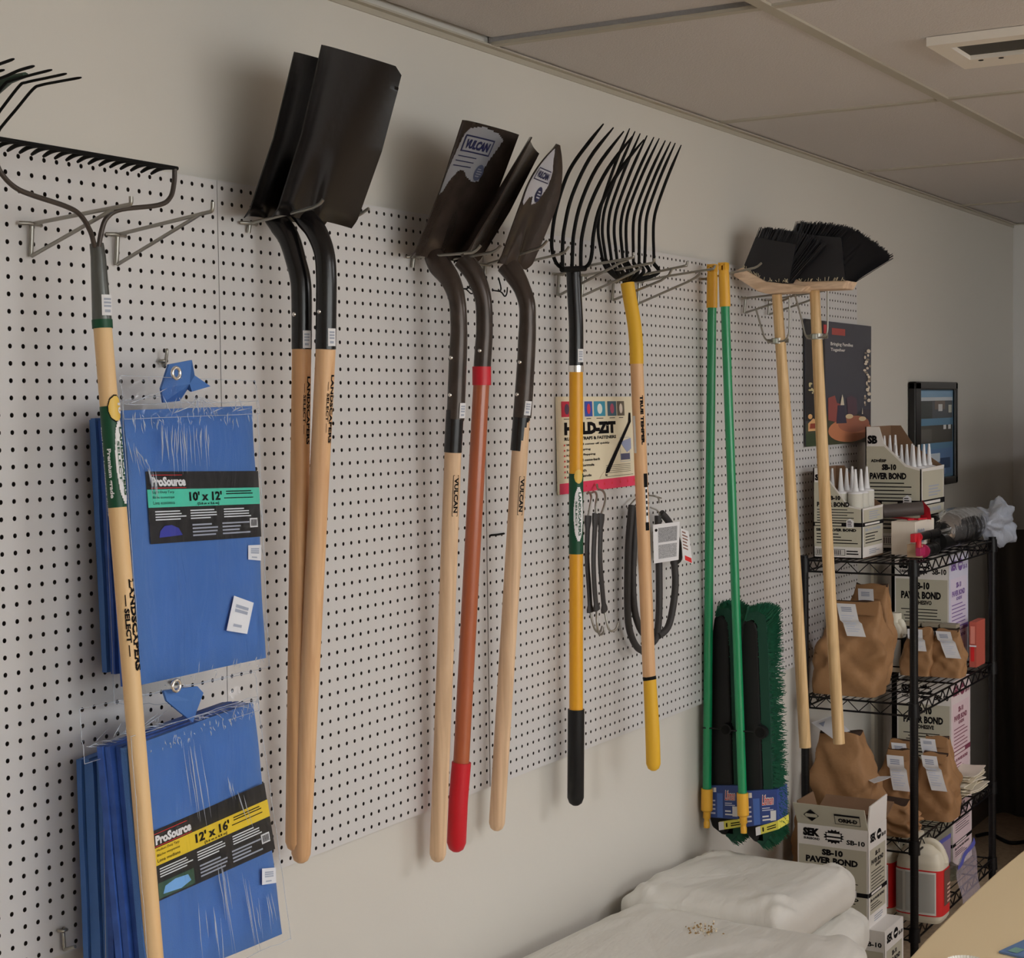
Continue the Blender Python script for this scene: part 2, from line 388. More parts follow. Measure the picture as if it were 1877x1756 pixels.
pegboard(0.4975,1.636,'grey pegboard panel behind the forks and the rubber strap sign')
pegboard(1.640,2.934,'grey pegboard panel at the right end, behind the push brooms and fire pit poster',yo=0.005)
# ---------------------------------------------------------------- peg hooks
def hook(name, label, B, arm, drop=None, brace=None, clip=None, group='wire pegboard hooks holding the tools', r=0.0031, y0=-0.006, cat='hook', m=None):
    """B: where it meets the board; arm: points along the arm; all in the vertical plane through B"""
    m = m or STEEL
    b = at(*B, y0); X = b.x
    t = thing(name,label,cat,b,group)
    P=[b]+[atx(p[0],p[1],X) for p in arm]
    P=[b]+smooth_path(P[1:],3) if len(P)>3 else P
    MB().tube(P,r,m,8).build('arm',t)
    if drop:
        d=at(*drop,y0); d.x=X
        MB().tube([b+Vector((0,-0.004,0.004)),d],r*1.25,m,8).build('drop_rod',t)
        if brace:
            MB().tube([d+Vector((0,-0.002,0.001))]+[atx(p[0],p[1],X) for p in brace],r,m,8).build('brace',t)
    mb=MB(); cw=clip or 0.022
    mb.tube([b+Vector((-cw,0.0,0)),b+Vector((-cw*0.6,-0.008,0)),b+Vector((cw*0.6,-0.008,0)),b+Vector((cw,0.0,0))],r,m,8)
    mb.build('clip',t)
    return t
hook('peg_hook','long wire peg hook under the left half of the rake bow',(55,411),[(238,375),(240,371),(240,360)],(50,470),[(200,388),(206,384)])
hook('peg_hook','long wire peg hook just right of the rake neck, arm ending below the rake bar',(212,431),[(386,388),(389,384),(390,370)],(210,486),[(352,402),(366,393),(372,391)])
hook('peg_hook','wire peg hook crossing in front of the two black shovel blades',(455,410),[(572,381),(585,374),(592,366)],(452,426))
hook('peg_hook','wire peg hook under the right corner of the front black shovel blade',(575,406),[(655,396),(663,391),(676,382)])
hook('peg_hook','wire peg hook under the square shovel with the silver sticker',(756,472),[(866,463),(874,458),(881,450)],(753,490))
hook('peg_hook','wire peg hook between the square shovel and the edge-on shovel',(800,480),[(900,463),(910,458),(918,450)])
hook('peg_hook','wire peg hook crossing the neck of the pointed shovel',(888,486),[(985,456),(994,451),(1003,441)],(890,503))
hook('peg_hook','wire peg hook between the pointed shovel and the first fork',(958,482),[(1030,465),(1037,460),(1043,452)])
hook('peg_hook','wire peg hook under the left end of the five-tine fork',(1022,503),[(1088,485),(1156,473),(1161,469),(1161,463)],(1018,542),[(1126,488),(1136,482),(1150,477)])
hook('peg_hook','wire peg hook between the two forks',(1066,505),[(1116,497),(1190,483),(1197,481),(1200,474)],(1065,543),[(1156,502),(1176,491)])
hook('peg_hook','wire peg hook under the left side of the many-tined fork',(1122,517),[(1172,505),(1252,488),(1258,486),(1260,479)],(1121,551),[(1212,514),(1226,504),(1232,493)])
hook('peg_hook','wire peg hook right of the yellow fork neck, reaching toward the green brooms',(1169,517),[(1230,505),(1300,494),(1308,492),(1311,486)],(1169,557),[(1262,516),(1276,508),(1284,500)])
hook('peg_hook','wire peg hook carrying the two yellow broom hangers',(1288,512),[(1383,491),(1389,488),(1396,482)])
hook('peg_hook','wire peg hook under the left black-bristled broom block',(1364,547),[(1483,533),(1493,531),(1494,526)],(1362,574),[(1440,549),(1460,538)])
hook('peg_hook','wire peg hook under the right black-bristled broom block',(1408,550),[(1505,534),(1513,532),(1514,526)],(1406,577),[(1480,552),(1495,545)])
hook('peg_hook','empty short L-shaped peg hook at the bottom left of the board',(112,1704),[(116,1710),(118,1738),(120,1740),(138,1735)],cat='hook',clip=0.006,r=0.0028)
# ================================================================ HANGING TOOLS
def vplane(P0, ang):
    """points seen at a pixel inside the vertical plane through P0 that leaves the wall at ang degrees"""
    a=math.radians(ang); d=Vector((math.sin(a),-math.cos(a),0)); n=d.cross(Vector((0,0,1)))
    def f(px,py):
        r_=Vector(ray(px,py)); o=Vector(CPOS); return o+r_*((Vector(P0)-o).dot(n)/r_.dot(n))
    return f
def blade_fn(Cb, Ct, ang, wf, h=0.02, frog=0.016, bow=0.0, chamf=0.0, frogv=0.45):
    Cb,Ct=Vector(Cb),Vector(Ct); a=math.radians(ang); A=Vector((math.cos(a),math.sin(a),0)); V=Ct-Cb
    Nn=A.cross(V).normalized()
    if Nn.y>0: Nn=-Nn
    def S(u,v,o=0.0):
        au=abs(u); vv=v-chamf*max(0,(u-0.86)/0.14)*(1 if v>0.9 else 0)
        return (Cb+V*vv+A*(u*wf(v)/2)+Nn*(h*au**3.2*(0.5+0.5*min(1,(1-v)*2.0)) - bow*math.sin(PI*v) + frog*math.exp(-(u/0.2)**2)*max(0,1-v/frogv)**1.3 - 0.006*max(0,1-v/0.06)*au + o))
    return S
def price_tag(parent, A, B, r, s0, side, name='price_tag', w=0.016, l=0.03):
    fm=cylmap(A,B,r); g=lambda u,v,o=0.0: fm(s0+u, side+v, o)
    mb=MB(); mb.rect(g,0,0,l,w,WHITE,0.0006,2,5)
    for i in range(3): mb.rect(g,0.005+0.005*i,w*0.15,0.003,w*0.6,GREYTX,0.0012,1,3)
    mb.rect(g,l*0.72,w*0.2,0.004,w*0.45,GREYTX,0.0012,1,3)
    return mb.build(name,parent)
def rivet(parent, P, m=CHROME, r=0.0042):
    P=Vector(P); d=(Vector(CPOS)-P).normalized()
    return MB().sphere(P,r,m,6).build('rivet',parent)
def facing(P, r, side=0.0):
    P=Vector(P); d=Vector(CPOS)-P; d.z=0; d.normalize(); s=Vector((d.y*-1,d.x,0))
    if s.dot(Vector(CM[:,0]))<0: s=-s
    return P+(d*math.cos(side)+s*math.sin(side))*r
HG='long-handled tools hanging on the pegboard'
def shovel(label, X0, ybot, ang, handle, neck, blade_c, wf, hw, woodm, metal, h=0.02, frog=0.016, chamf=0.0, bow=0.0, wneck=None, sleeve=None, grip=None, tp=None, collar=None, blade_m=None, bang=None):
    bp=at(handle[0][0],handle[0][1],ybot); f=vplane(bp,ang)
    H=[f(*p) for p in handle]; t=thing('shovel',label,'shovel',H[0],HG)
    rr=rad(hw,H[len(H)//2])
    lo=[lerp(H[0],H[-1],k/8) for k in range(9)]
    MB().tube(lo[::-1],[rr]*len(lo),woodm,20,round_end=True).build('handle',t)
    K=[f(*p) for p in neck]; rn=[rad(x,K[i]) for i,x in enumerate(wneck)]
    sp=smooth_path(K,5); rs=[]
    for i in range(len(K)-1):
        for k in range(5): rs.append(lerp(rn[i],rn[i+1],k/5))
    rs.append(rn[-1])
    MB().tube(sp,rs,metal,20).build('socket',t)
    Cb,Ct=f(*blade_c[0]),f(*blade_c[1])
    S=blade_fn(Cb,Ct,ang if bang is None else bang,wf,h,frog,bow,chamf)
    MB().shell(lambda a,b,o:S(a*2-1,b,-o),28,44,blade_m or metal,0.0025).build('blade',t)
    if sleeve:
        MB().tube([f(*p) for p in sleeve],rr*1.06,BLACK,20).build('sleeve',t)
    if collar:
        MB().tube([f(*p) for p in collar],rr*1.15,RED,20).build('collar',t)
    if grip:
        MB().tube([f(*p) for p in grip],rr*1.2,RED,20,round_end=True).build('grip',t)
    return t,H,K,S,rr,f
def hand_text(t,A,B,r,s0,side,lines_,name='printed_mark',hgt=0.012):
    fm=cylmap(A,B,r); mb=MB()
    for st,ds,dv,L_,h_,b_ in lines_:
        mb.txt(lambda u,v,o=0.0: fm(s0+ds+u, side+dv+v, o), st,0,0,L_,h_,INK,bold=b_,o=0.0008)
    return mb.build(name,t)
# --- black square scoop shovels
t,H,K,S,rr,f=shovel('black square scoop shovel hanging behind, left of the pair, with oak handle',0,-0.058,13,
  [(540,1560),(546,1120),(553,640)],[(553,640),(553,560),(551,515),(543,480),(531,440),(516,415),(500,396)],[(503,402),(604,112)],
  lambda v:0.215+0.012*v,35,OAK,BLACK,wneck=[37,38,38,38,40,42,36],h=0.03,chamf=0.03,bang=0)
rivet(t,facing(f(548,577),rr*0.98,-0.5)); price_tag(t,f(553,600),f(553,640),rr*1.08,0.006,0.002)
va=lambda py:553+(py-640)*(540-553)/920
hand_text(t,f(va(690),690),f(va(900),900),rr,0.0,0.004,[('LANDSCAPERS',0,0.0065,0.118,0.008,0.03),('— SELECT —',0.012,0.0,0.088,0.0045,0.02)])
t,H,K,S,rr,f=shovel('black square scoop shovel in front, right of the pair, with ash handle',0,-0.066,0,
  [(551,1582),(571,1100),(597,640)],[(597,640),(598,560),(598,505),(594,462),(580,425),(562,402),(545,385)],[(556,400),(656,100)],
  lambda v:0.222+0.012*v,36,ASH,BLACK,wneck=[38,38,38,38,40,40,34],h=0.03,chamf=0.04)
rivet(t,facing(f(594,572),rr*0.98,-0.5)); price_tag(t,f(597,596),f(597,640),rr*1.08,0.006,0.004)
va=lambda py:597+(py-640)*(551-597)/942
hand_text(t,f(va(686),686),f(va(900),900),rr,0.0,0.006,[('LANDSCAPERS',0,0.0065,0.118,0.008,0.03),('— SELECT —',0.012,0.0,0.088,0.0045,0.02)])
# --- square shovel with sticker
SIL=mat('silver_sticker',(112,112,116),0.35,metal=0.2); SIL2=mat('silver_sticker_light',(150,150,156),0.3,metal=0.2); NAVY=mat('navy_ink',(22,24,52),0.5)
def vulcan_mark(fm,mb,u,v,w,h,bg=SIL):
    mb.rect(fm,u,v,w,h,NAVY,0.0006,16,3); mb.rect(fm,u+w*0.04,v+h*0.09,w*0.92,h*0.82,bg,0.0012,16,3)
    mb.txt(fm,'VULCAN',u+w*0.1,v+h*0.22,w*0.8,h*0.56,NAVY,bold=0.045,shear=0.15,o=0.0022)
t,H,K,S,rr,f=shovel('bronze square-point shovel with silver brand sticker on its blade and black sleeve',0,-0.035,0,
  [(802,1580),(816,1200),(830,828),(833,758)],[(835,768),(838,690),(840,640),(841,600),(838,551),(826,514),(806,486),(795,466)],[(791,472),(894,230)],
  lambda v:0.19+0.02*v,31,MAPLE,BRONZE,wneck=[33,33,33,31,31,37,44,38],h=0.022,sleeve=[(830,829),(834,752)])
mb=MB()
pt=[(.02,.475),(.03,.6),(.1,.76),(.15,.91),(.22,.955),(.45,.985),(.72,.965),(.83,.93),(.8,.86),(.75,.77),(.72,.67),(.73,.6),(.61,.595),(.5,.62),(.41,.66),(.32,.65),(.22,.57),(.15,.485)]
mb.patch(S,[(2*a-1,b) for a,b in pt],SIL,0.0008)
vulcan_mark(lambda u,v,o=0.0:S(u,v,o+0.001),mb,-0.62,0.79,1.05,0.12)
for k in range(3): mb.rect(lambda u,v,o=0.0:S(u,v,o+0.001),-0.64-0.03*k,0.755-0.035*k,0.7,0.007,NAVY,0.001)
mb.ell(lambda u,v,o=0.0:S(u,v,o+0.001),0.33,0.665,0.14,0.06,mat('badge_dark',(56,60,78),0.5),0.001); mb.lines(lambda u,v,o=0.0:S(u,v,o+0.002),0.24,0.63,0.18,0.07,4,SIL,0.001)
mb.build('brand_sticker',t)
for p in ((836,656),(834,724)): rivet(t,facing(f(*p),rr*1.08,-0.55))
price_tag(t,f(838,734),f(836,768),rr*1.08,0.004,0.006)
va=lambda py:833+(py-758)*(802-833)/822
hand_text(t,f(va(870),870),f(va(960),960),rr,0.0,0.004,[('VULCAN',0.005,0.001,0.07,0.009,0.03)])
fm=cylmap(f(va(870),870),f(va(960),960),rr); mb=MB(); mb.frame(lambda u,v,o=0.0:fm(u,0.0025+v,o),0,0,0.082,0.0125,0.001,INK); mb.build('printed_frame',t)
# --- amber handled shovel seen edge-on
t,H,K,S,rr,f=shovel('bronze square-point shovel seen edge-on, with amber fibreglass handle and red grip',0,-0.04,26,
  [(837,1555),(847,1395),(866,1000),(883,690)],[(883,684),(886,640),(888,603),(886,551),(875,514),(861,490),(846,474)],[(846,470),(974,262)],
  lambda v:0.225-0.01*v,30,ORANGE,BRONZE,wneck=[32,32,31,31,35,38,36],h=0.022,frog=0.014,collar=[(883,706),(883,672)],grip=[(846,1397),(840,1470),(836,1562)])
rivet(t,facing(f(886,643),rr*1.12,-0.4))
# --- round point shovel
def wr(v):
    if v<0.05: return 0.185+0.02*v/0.05
    if v<0.55: return 0.205+0.02*math.sin((v-0.05)/0.5*PI/2)
    return 0.225*max(0.02,(1-((v-0.55)/0.45)**2.0))**0.9
t,H,K,S,rr,f=shovel('bronze round-point shovel with silver sticker, blade curving to a pointed tip',0,-0.035,12,
  [(910,1523),(930,1180),(951,828),(957,760)],[(957,765),(960,726),(964,664),(966,620),(967,590),(966,558),(957,529),(944,505),(930,485)],[(934,487),(1021,264)],
  wr,30,MAPLE,BRONZE,wneck=[34,34,33,33,31,31,32,38,42],h=0.013,frog=0.016,sleeve=[(951,826),(957,752)])
mb=MB(); g=lambda u,v,o=0.0:S(u,v,o+0.001)
mb.patch(g,[(-.8,.50),(-.95,.62),(-.93,.78),(-.75,.9),(-.3,.975),(.12,.93),(.42,.8),(.4,.68),(.25,.6),(.05,.52),(-.15,.5),(-.22,.56),(-.4,.55),(-.6,.48)],SIL2,0.0)
vulcan_mark(lambda u,v,o=0.0:g(u,v,o),mb,-0.72,0.69,1.05,0.1,SIL2)
mb.ell(g,0.02,0.59,0.17,0.062,NAVY,0.001); mb.lines(g,-0.08,0.555,0.2,0.07,3,SIL2,0.002)
mb.build('brand_sticker',t)
for p in ((958,664),(953,723)): rivet(t,facing(f(*p),rr*1.1,-0.3))
price_tag(t,f(961,732),f(957,766),rr*1.1,0.002,0.003)
va=lambda py:957+(py-760)*(910-957)/763
hand_text(t,f(va(872),872),f(va(962),962),rr,0.0,0.004,[('VULCAN',0.005,0.001,0.07,0.009,0.03)])
fm=cylmap(f(va(872),872),f(va(962),962),rr); mb=MB(); mb.frame(lambda u,v,o=0.0:fm(u,0.0025+v,o),0,0,0.082,0.0125,0.001,INK); mb.build('printed_frame',t)
# --- forks
def zoomed(pts,ox,oy,s): return [(ox+a/s,oy+b/s) for a,b in pts]
def tine(t,pts,wpx,base_y,m,Xc=None,tipw=0.35):
    b=at(pts[-1][0],pts[-1][1],base_y); X=b.x
    P=[atx(p[0],p[1],X) for p in pts]; P=smooth_path(P,5); r=rad(wpx,P[len(P)//2])
    n=len(P); R=[r*(tipw+(1-tipw)*min(1,i/(n*0.12))) for i in range(n)]
    return MB().tube(P,R,m,8).build('tine',t)
bp=at(1055,1460,-0.05); f=vplane(bp,0)
t=thing('garden_fork','five-tine fork with black metal neck and yellow handle with black end grip','fork',bp,HG)
Z=lambda pts: zoomed(pts,980,200,4.39)
for P in ([(555,118),(450,250),(310,440),(235,600),(170,820),(142,1000),(140,1130),(175,1240),(240,1290)],[(635,148),(440,400),(300,700),(240,950),(225,1100),(225,1285)],[(718,178),(500,470),(370,760),(315,1000),(305,1150),(300,1290)],
          [(790,215),(590,480),(450,760),(385,1000),(372,1150),(372,1290)],[(880,245),(680,500),(530,780),(475,1000),(462,1150),(440,1240),(385,1290)]):
    tine(t,Z(P),7.2,-0.075,BLKM)
c0=at(1030,494,-0.078); c1=at(1072,492,-0.078); MB().tube([c0,c1],0.0065,BLKM,10).build('crossbar',t)
Pk=[f(1051,492),f(1053,540),f(1056,600),f(1056,672)]; 
MB().tube(smooth_path(Pk,4),[rad(27,Pk[0])]*13,BLACK,20).build('ferrule',t)
MB().tube([f(1056,670),f(1056,682)],rad(28,f(1056,675)),CHROME,20).build('steel_ring',t)
Hh=[f(1056,680),f(1056,1000),f(1056,1302)]; rr=rad(25.5,f(1056,900))
MB().tube(Hh,rr,YEL,20).build('handle',t)
G=[f(1056,1300),f(1055,1477)]; MB().tube(G,rr*1.22,BLKP,20,round_end=True).build('grip',t)
price_tag(t,f(1056,640),f(1056,672),rad(28,f(1056,650))*1.02,0.0,0.004)
fmc=cylmap(f(1056,868),f(1056,1015),rr*1.04); Lh=(f(1055,868)-f(1055,1015)).length
mb=MB(); mb.tube([f(1056,868),f(1056,1015)],rr*1.04,DGRN,24)
g=lambda u,v,o=0.0: fmc(Lh*0.5+u, 0.006+v, o)
mb.disc(g,0,0,0.062,0.0115,WHITE,0.0008); mb.txt(g,'LANDSCAPERS',-0.05,-0.001,0.1,0.0065,DGRN,0.03,o=0.0014); mb.txt(g,'SELECT',-0.03,-0.0075,0.06,0.004,DGRN,0.02,o=0.0014)
g2=lambda u,v,o=0.0: fmc(0.006+u, 0.006+v, o); mb.disc(g2,0,0,0.016,0.010,mat('gold_badge',(170,140,60),0.4),0.001)
mb.build('handle_label',t)
# many-tined fork
bp=at(1197,1400,-0.115); f=vplane(bp,0)
t=thing('manure_fork','many-tined fork with yellow neck sleeve and long wooden handle','fork',bp,HG)
tips=[(765,155),(808,178),(850,195),(905,212),(960,225),(1003,235),(1052,252),(1095,262),(1132,272),(1180,288)]
bx=[(512,548),(545,575),(592,620),(640,665),(692,712),(735,745),(792,795),(842,840),(893,885),(955,960)]
for i,(tp,(b1,b0)) in enumerate(zip(tips,bx)):
    k=i/9; P=[tp]+[(lerp(tp[0],b1,q),lerp(tp[1],1000,w_)) for q,w_ in ((.37,.27),(.64,.49),(.89,.72),(.98,.86))]+[(b1,1000),(lerp(b1,b0,0.5),1120),(b0,1215+30*k)]
    tine(t,Z(P),6.0,-0.085,BLKM)
    # curl from the tine down to the neck
    A=at(*Z([(b0,1215+30*k)])[0],-0.085); B=f(1146,512)
    M1=A+Vector((0,-0.012,-0.022)); M2=lerp(A,B,0.55)+Vector((0,-0.006,-0.018))
    MB().tube(smooth_path([A,M1,M2,B],5),0.0048,BLKM,8).build('tine_root',t)
MB().tube([f(1146,500),f(1150,522)],0.011,BLKM,12).build('tang',t)
Pk=[f(1150,519),f(1155,550),f(1162,590),f(1166,630),f(1167,667)]
MB().tube(smooth_path(Pk,4),rad(25.5,Pk[2]),YELG,20).build('neck_sleeve',t)
Hh=[f(1167,664),f(1172,900),f(1185,1130),f(1190,1240)]; rr=rad(24,f(1175,900))
MB().tube([Hh[0],Hh[-1]],rr,ASH,20).build('handle',t)
MB().tube([f(1190,1240),f(1191,1246)],rr*1.05,BLKM,20).build('band',t)
MB().tube([f(1191,1245),f(1196,1340),f(1198,1413)],[rr*1.0,rr*1.12,rr*1.12],YELG,20,round_end=True).build('end_sleeve',t)
pf=lambda py:1167+(py-664)*23/576
hand_text(t,f(pf(725),725),f(pf(825),825),rr,0.0,0.004,[('TRUE TEMPER.',0,0.0,0.12,0.0085,0.05)])
mb=MB(); fmc=cylmap(f(pf(868),868),f(pf(1002),1002),rr*1.01); g=lambda u,v,o=0.0: fmc(u,0.006+v,o)
mb.rect(g,0,0,0.033,0.011,BLKM,0.0006,1,4); mb.rect(g,0.033,0.002,0.085,0.007,WHITE,0.0006,1,3); mb.rect(g,0.118,0,0.02,0.011,BLKM,0.0006,1,4)
for k in range(5): mb.rect(g,0.038+0.014*k,0.003,0.008,0.0045,BLKM,0.001,1,2)
mb.build('handle_label',t)
mb=MB(); g=lambda u,v,o=0.0: cylmap(f(pf(762),762),f(pf(840),840),rr*1.02)(u,-0.017+v,o); mb.rect(g,0,0,0.09,0.008,WHITE,0.0006,1,3); mb.build('barcode_label',t)
# --- bow rake
DKG=mat('rake_steel',(48,42,38),0.4,metal=0.3)
bp=at(188,600,-0.13); X=bp.x; f=vplane(bp,0)
t=thing('bow_rake','bow rake hanging head-up with natural wood handle and green label, in front of blue tarps','rake',bp,HG)
Hh=[f(188,598),f(212,860),f(240,1200),f(283,1756),f(290,1840)]; rr=rad(34,f(215,850))
pxl=lambda py: 188+(py-598)*(283-188)/(1756-598)
lo=[f(pxl(y_),y_) for y_ in (598,900,1200,1500,1840)]; MB().tube(lo,rr, wood('rake_handle_wood',(168,138,98),(194,164,122),18),20).build('handle',t)
MB().tube([f(177,447),f(180,470),f(187,590)],[rad(26,f(180,470)),rad(28,f(180,480)),rad(36,f(187,590))],GUN,20).build('ferrule',t)
MB().tube([f(187,586),f(188,602)],rad(38,f(187,590)),DGRN,20).build('green_ring',t)
yb=-0.15
bar0=at(-26,251,yb); bar1=at(325,308,yb); bar1.z=bar0.z=(bar0.z+bar1.z)/2
MB().tube([bar0,bar1],0.0031,BLKM,8).build('bar',t)
n=17
for k in range(n):
    b=lerp(bar0,bar1,(k+0.5)/n)
    P=[b,b+Vector((0,0.015,0.001)),b+Vector((0,0.03,-0.001)),b+Vector((0,0.043,-0.006))]
    MB().tube(smooth_path(P,3),[0.0032]*7+[0.003,0.0026,0.002],BLKM,8).build('tooth',t)
yc=lambda a: -0.145
def bowpt(px,py,k): return at(px,py,lerp(-0.13,yb,k))
R1=[(181,452),(187,420),(197,398),(222,384),(290,376),(312,362),(319,335),(320,310)]
L1=[(173,452),(166,425),(147,394),(120,378),(60,358),(30,345),(8,325),(-6,300),(-10,262)]
for PP in (R1,L1):
    P=[bowpt(p[0],p[1],min(1,i/4)) for i,p in enumerate(PP)]
    MB().tube(smooth_path(P,6),rad(9.5,P[2]),DKG,10).build('bow',t)
price_tag(t,f(186,541),f(187,572),rad(35,f(187,580)),0.0,0.0,w=0.02)
ra,rb=f(pxl(745),745),f(pxl(930),930); fmc=cylmap(ra,rb,rr*1.03); Lh=(ra-rb).length
mb=MB(); mb.tube([ra,rb],rr*1.03,DGRN,24)
g=lambda u,v,o=0.0: fmc(u,0.010+v,o)
mb.disc(g,Lh*0.55,0.004,0.062,0.011,WHITE,0.0008); mb.txt(g,'LANDSCAPERS',Lh*0.55-0.05,0.002,0.1,0.006,DGRN,0.03,o=0.0016); mb.txt(g,'SELECT',Lh*0.55-0.03,-0.0035,0.06,0.004,DGRN,0.02,o=0.0012)
mb.disc(g,0.004,0.0,0.02,0.0125,INK,0.0008); mb.disc(g,0.004,0.0,0.018,0.0112,mat('gold_badge',(170,140,60),0.4),0.0014); mb.txt(g,'10',-0.004,0.002,0.016,0.008,WHITE,0.04,o=0.0022)
g3=lambda u,v,o=0.0: fmc(u,-0.010+v,o); mb.txt(g3,'Premium grade',Lh*0.42,0,0.072,0.0075,WHITE,0.03,o=0.0008); mb.txt(g3,'Steel head  Landscapers choice',Lh*0.2,-0.009,0.13,0.004,WHITE,0.02,o=0.0008)
mb.build('handle_label',t)
hand_text(t,f(pxl(1062),1062),f(pxl(1190),1190),rr,0.0,0.004,[('LANDSCAPERS',0,0.003,0.134,0.0115,0.04),('— SELECT —',0.022,-0.006,0.09,0.007,0.035)])
# --- spring rake only partly in view, top left
base=Vector((-1.06,-0.10,2.02))
t=thing('spring_rake','black wire spring rake at the top left corner, tines bent toward the shop','rake',base,HG)
S5=[([(-30,278),(0,236),(30,200),(60,164),(75,156),(110,149),(149,142)],-0.86),([(-45,262),(0,203),(35,158),(48,151),(85,143),(122,135)],-0.90),([(-60,230),(-20,190),(8,155),(20,148),(55,138),(95,128)],-0.94),
    ([(-80,215),(-40,170),(-20,152),(10,140),(35,129),(63,121)],-0.98),([(-90,190),(-60,150),(-40,133),(-5,119),(26,108)],-1.02),([(-100,230),(-70,170),(-50,145),(-25,136),(8,128)],-0.96)]
for P,X in S5:
    Q=smooth_path([base]+[atx(p[0],p[1],X) for p in P],5)
    MB().tube(Q,[0.0022]*(len(Q)-2)+[0.002,0.0012],BLKM,6).build('tine',t)
a,b,c=atx(-10,168,-0.93),atx(14,146,-0.93),atx(47,137,-0.93)
MB().tube([a,b,c],[0.009,0.010,0.006],mat('rake_green_clip',(28,44,34),0.5),8,flat=0.6).build('crossbar_clip',t)
MB().tube([base+Vector((0,0,0.01)),base+Vector((0,0.01,-1.1))],0.013,wood('hidden_rake_wood',(160,130,92),(186,156,116)),14).build('handle',t)
# ================================================================ BROOMS
def strands(mb, bases, tips, m, r=0.0013, jit=0.004, n=600, thick=(0,0), seed=1, tj=0.006, taper=0.5, bend=0.0):
    """bristles between two polylines of 3D points; thick = spread along X"""
    rr=random.Random(seed)
    def pl(P,s):
        s=s*(len(P)-1); i=min(int(s),len(P)-2); return lerp(Vector(P[i]),Vector(P[i+1]),s-i)
    for k in range(n):
        s=rr.random(); a=pl(bases,s); b=pl(tips,min(1,max(0,s+rr.uniform(-0.012,0.012))))
        dx=rr.uniform(*thick); a=a+Vector((dx,rr.uniform(-jit,jit)*0.5,rr.uniform(-jit,jit)*0.3)); b=b+Vector((dx*1.2,rr.uniform(-jit,jit),rr.uniform(-jit,jit)))+(b-a).normalized()*rr.uniform(-tj,tj)
        mid=lerp(a,b,0.5)+Vector((0,0,-bend*(b-a).length)); d=(b-a).normalized(); u=d.orthogonal().normalized(); w_=d.cross(u)
        vs=[]
        for P,q in ((a,1.0),(mid,0.9),(b,taper)):
            for j in range(3): vs.append(P+(u*math.cos(j*2.094)+w_*math.sin(j*2.094))*r*q)
        mb.add(vs,[(i*3+j,i*3+(j+1)%3,(i+1)*3+(j+1)%3,(i+1)*3+j) for i in (0,1) for j in range(3)],m,False)
    return mb
GBR=mat('green_bristle',(14,66,46),0.6,var=0.3,vscale=80); BLABEL=mat('blue_sleeve_label',(34,52,104),0.45)
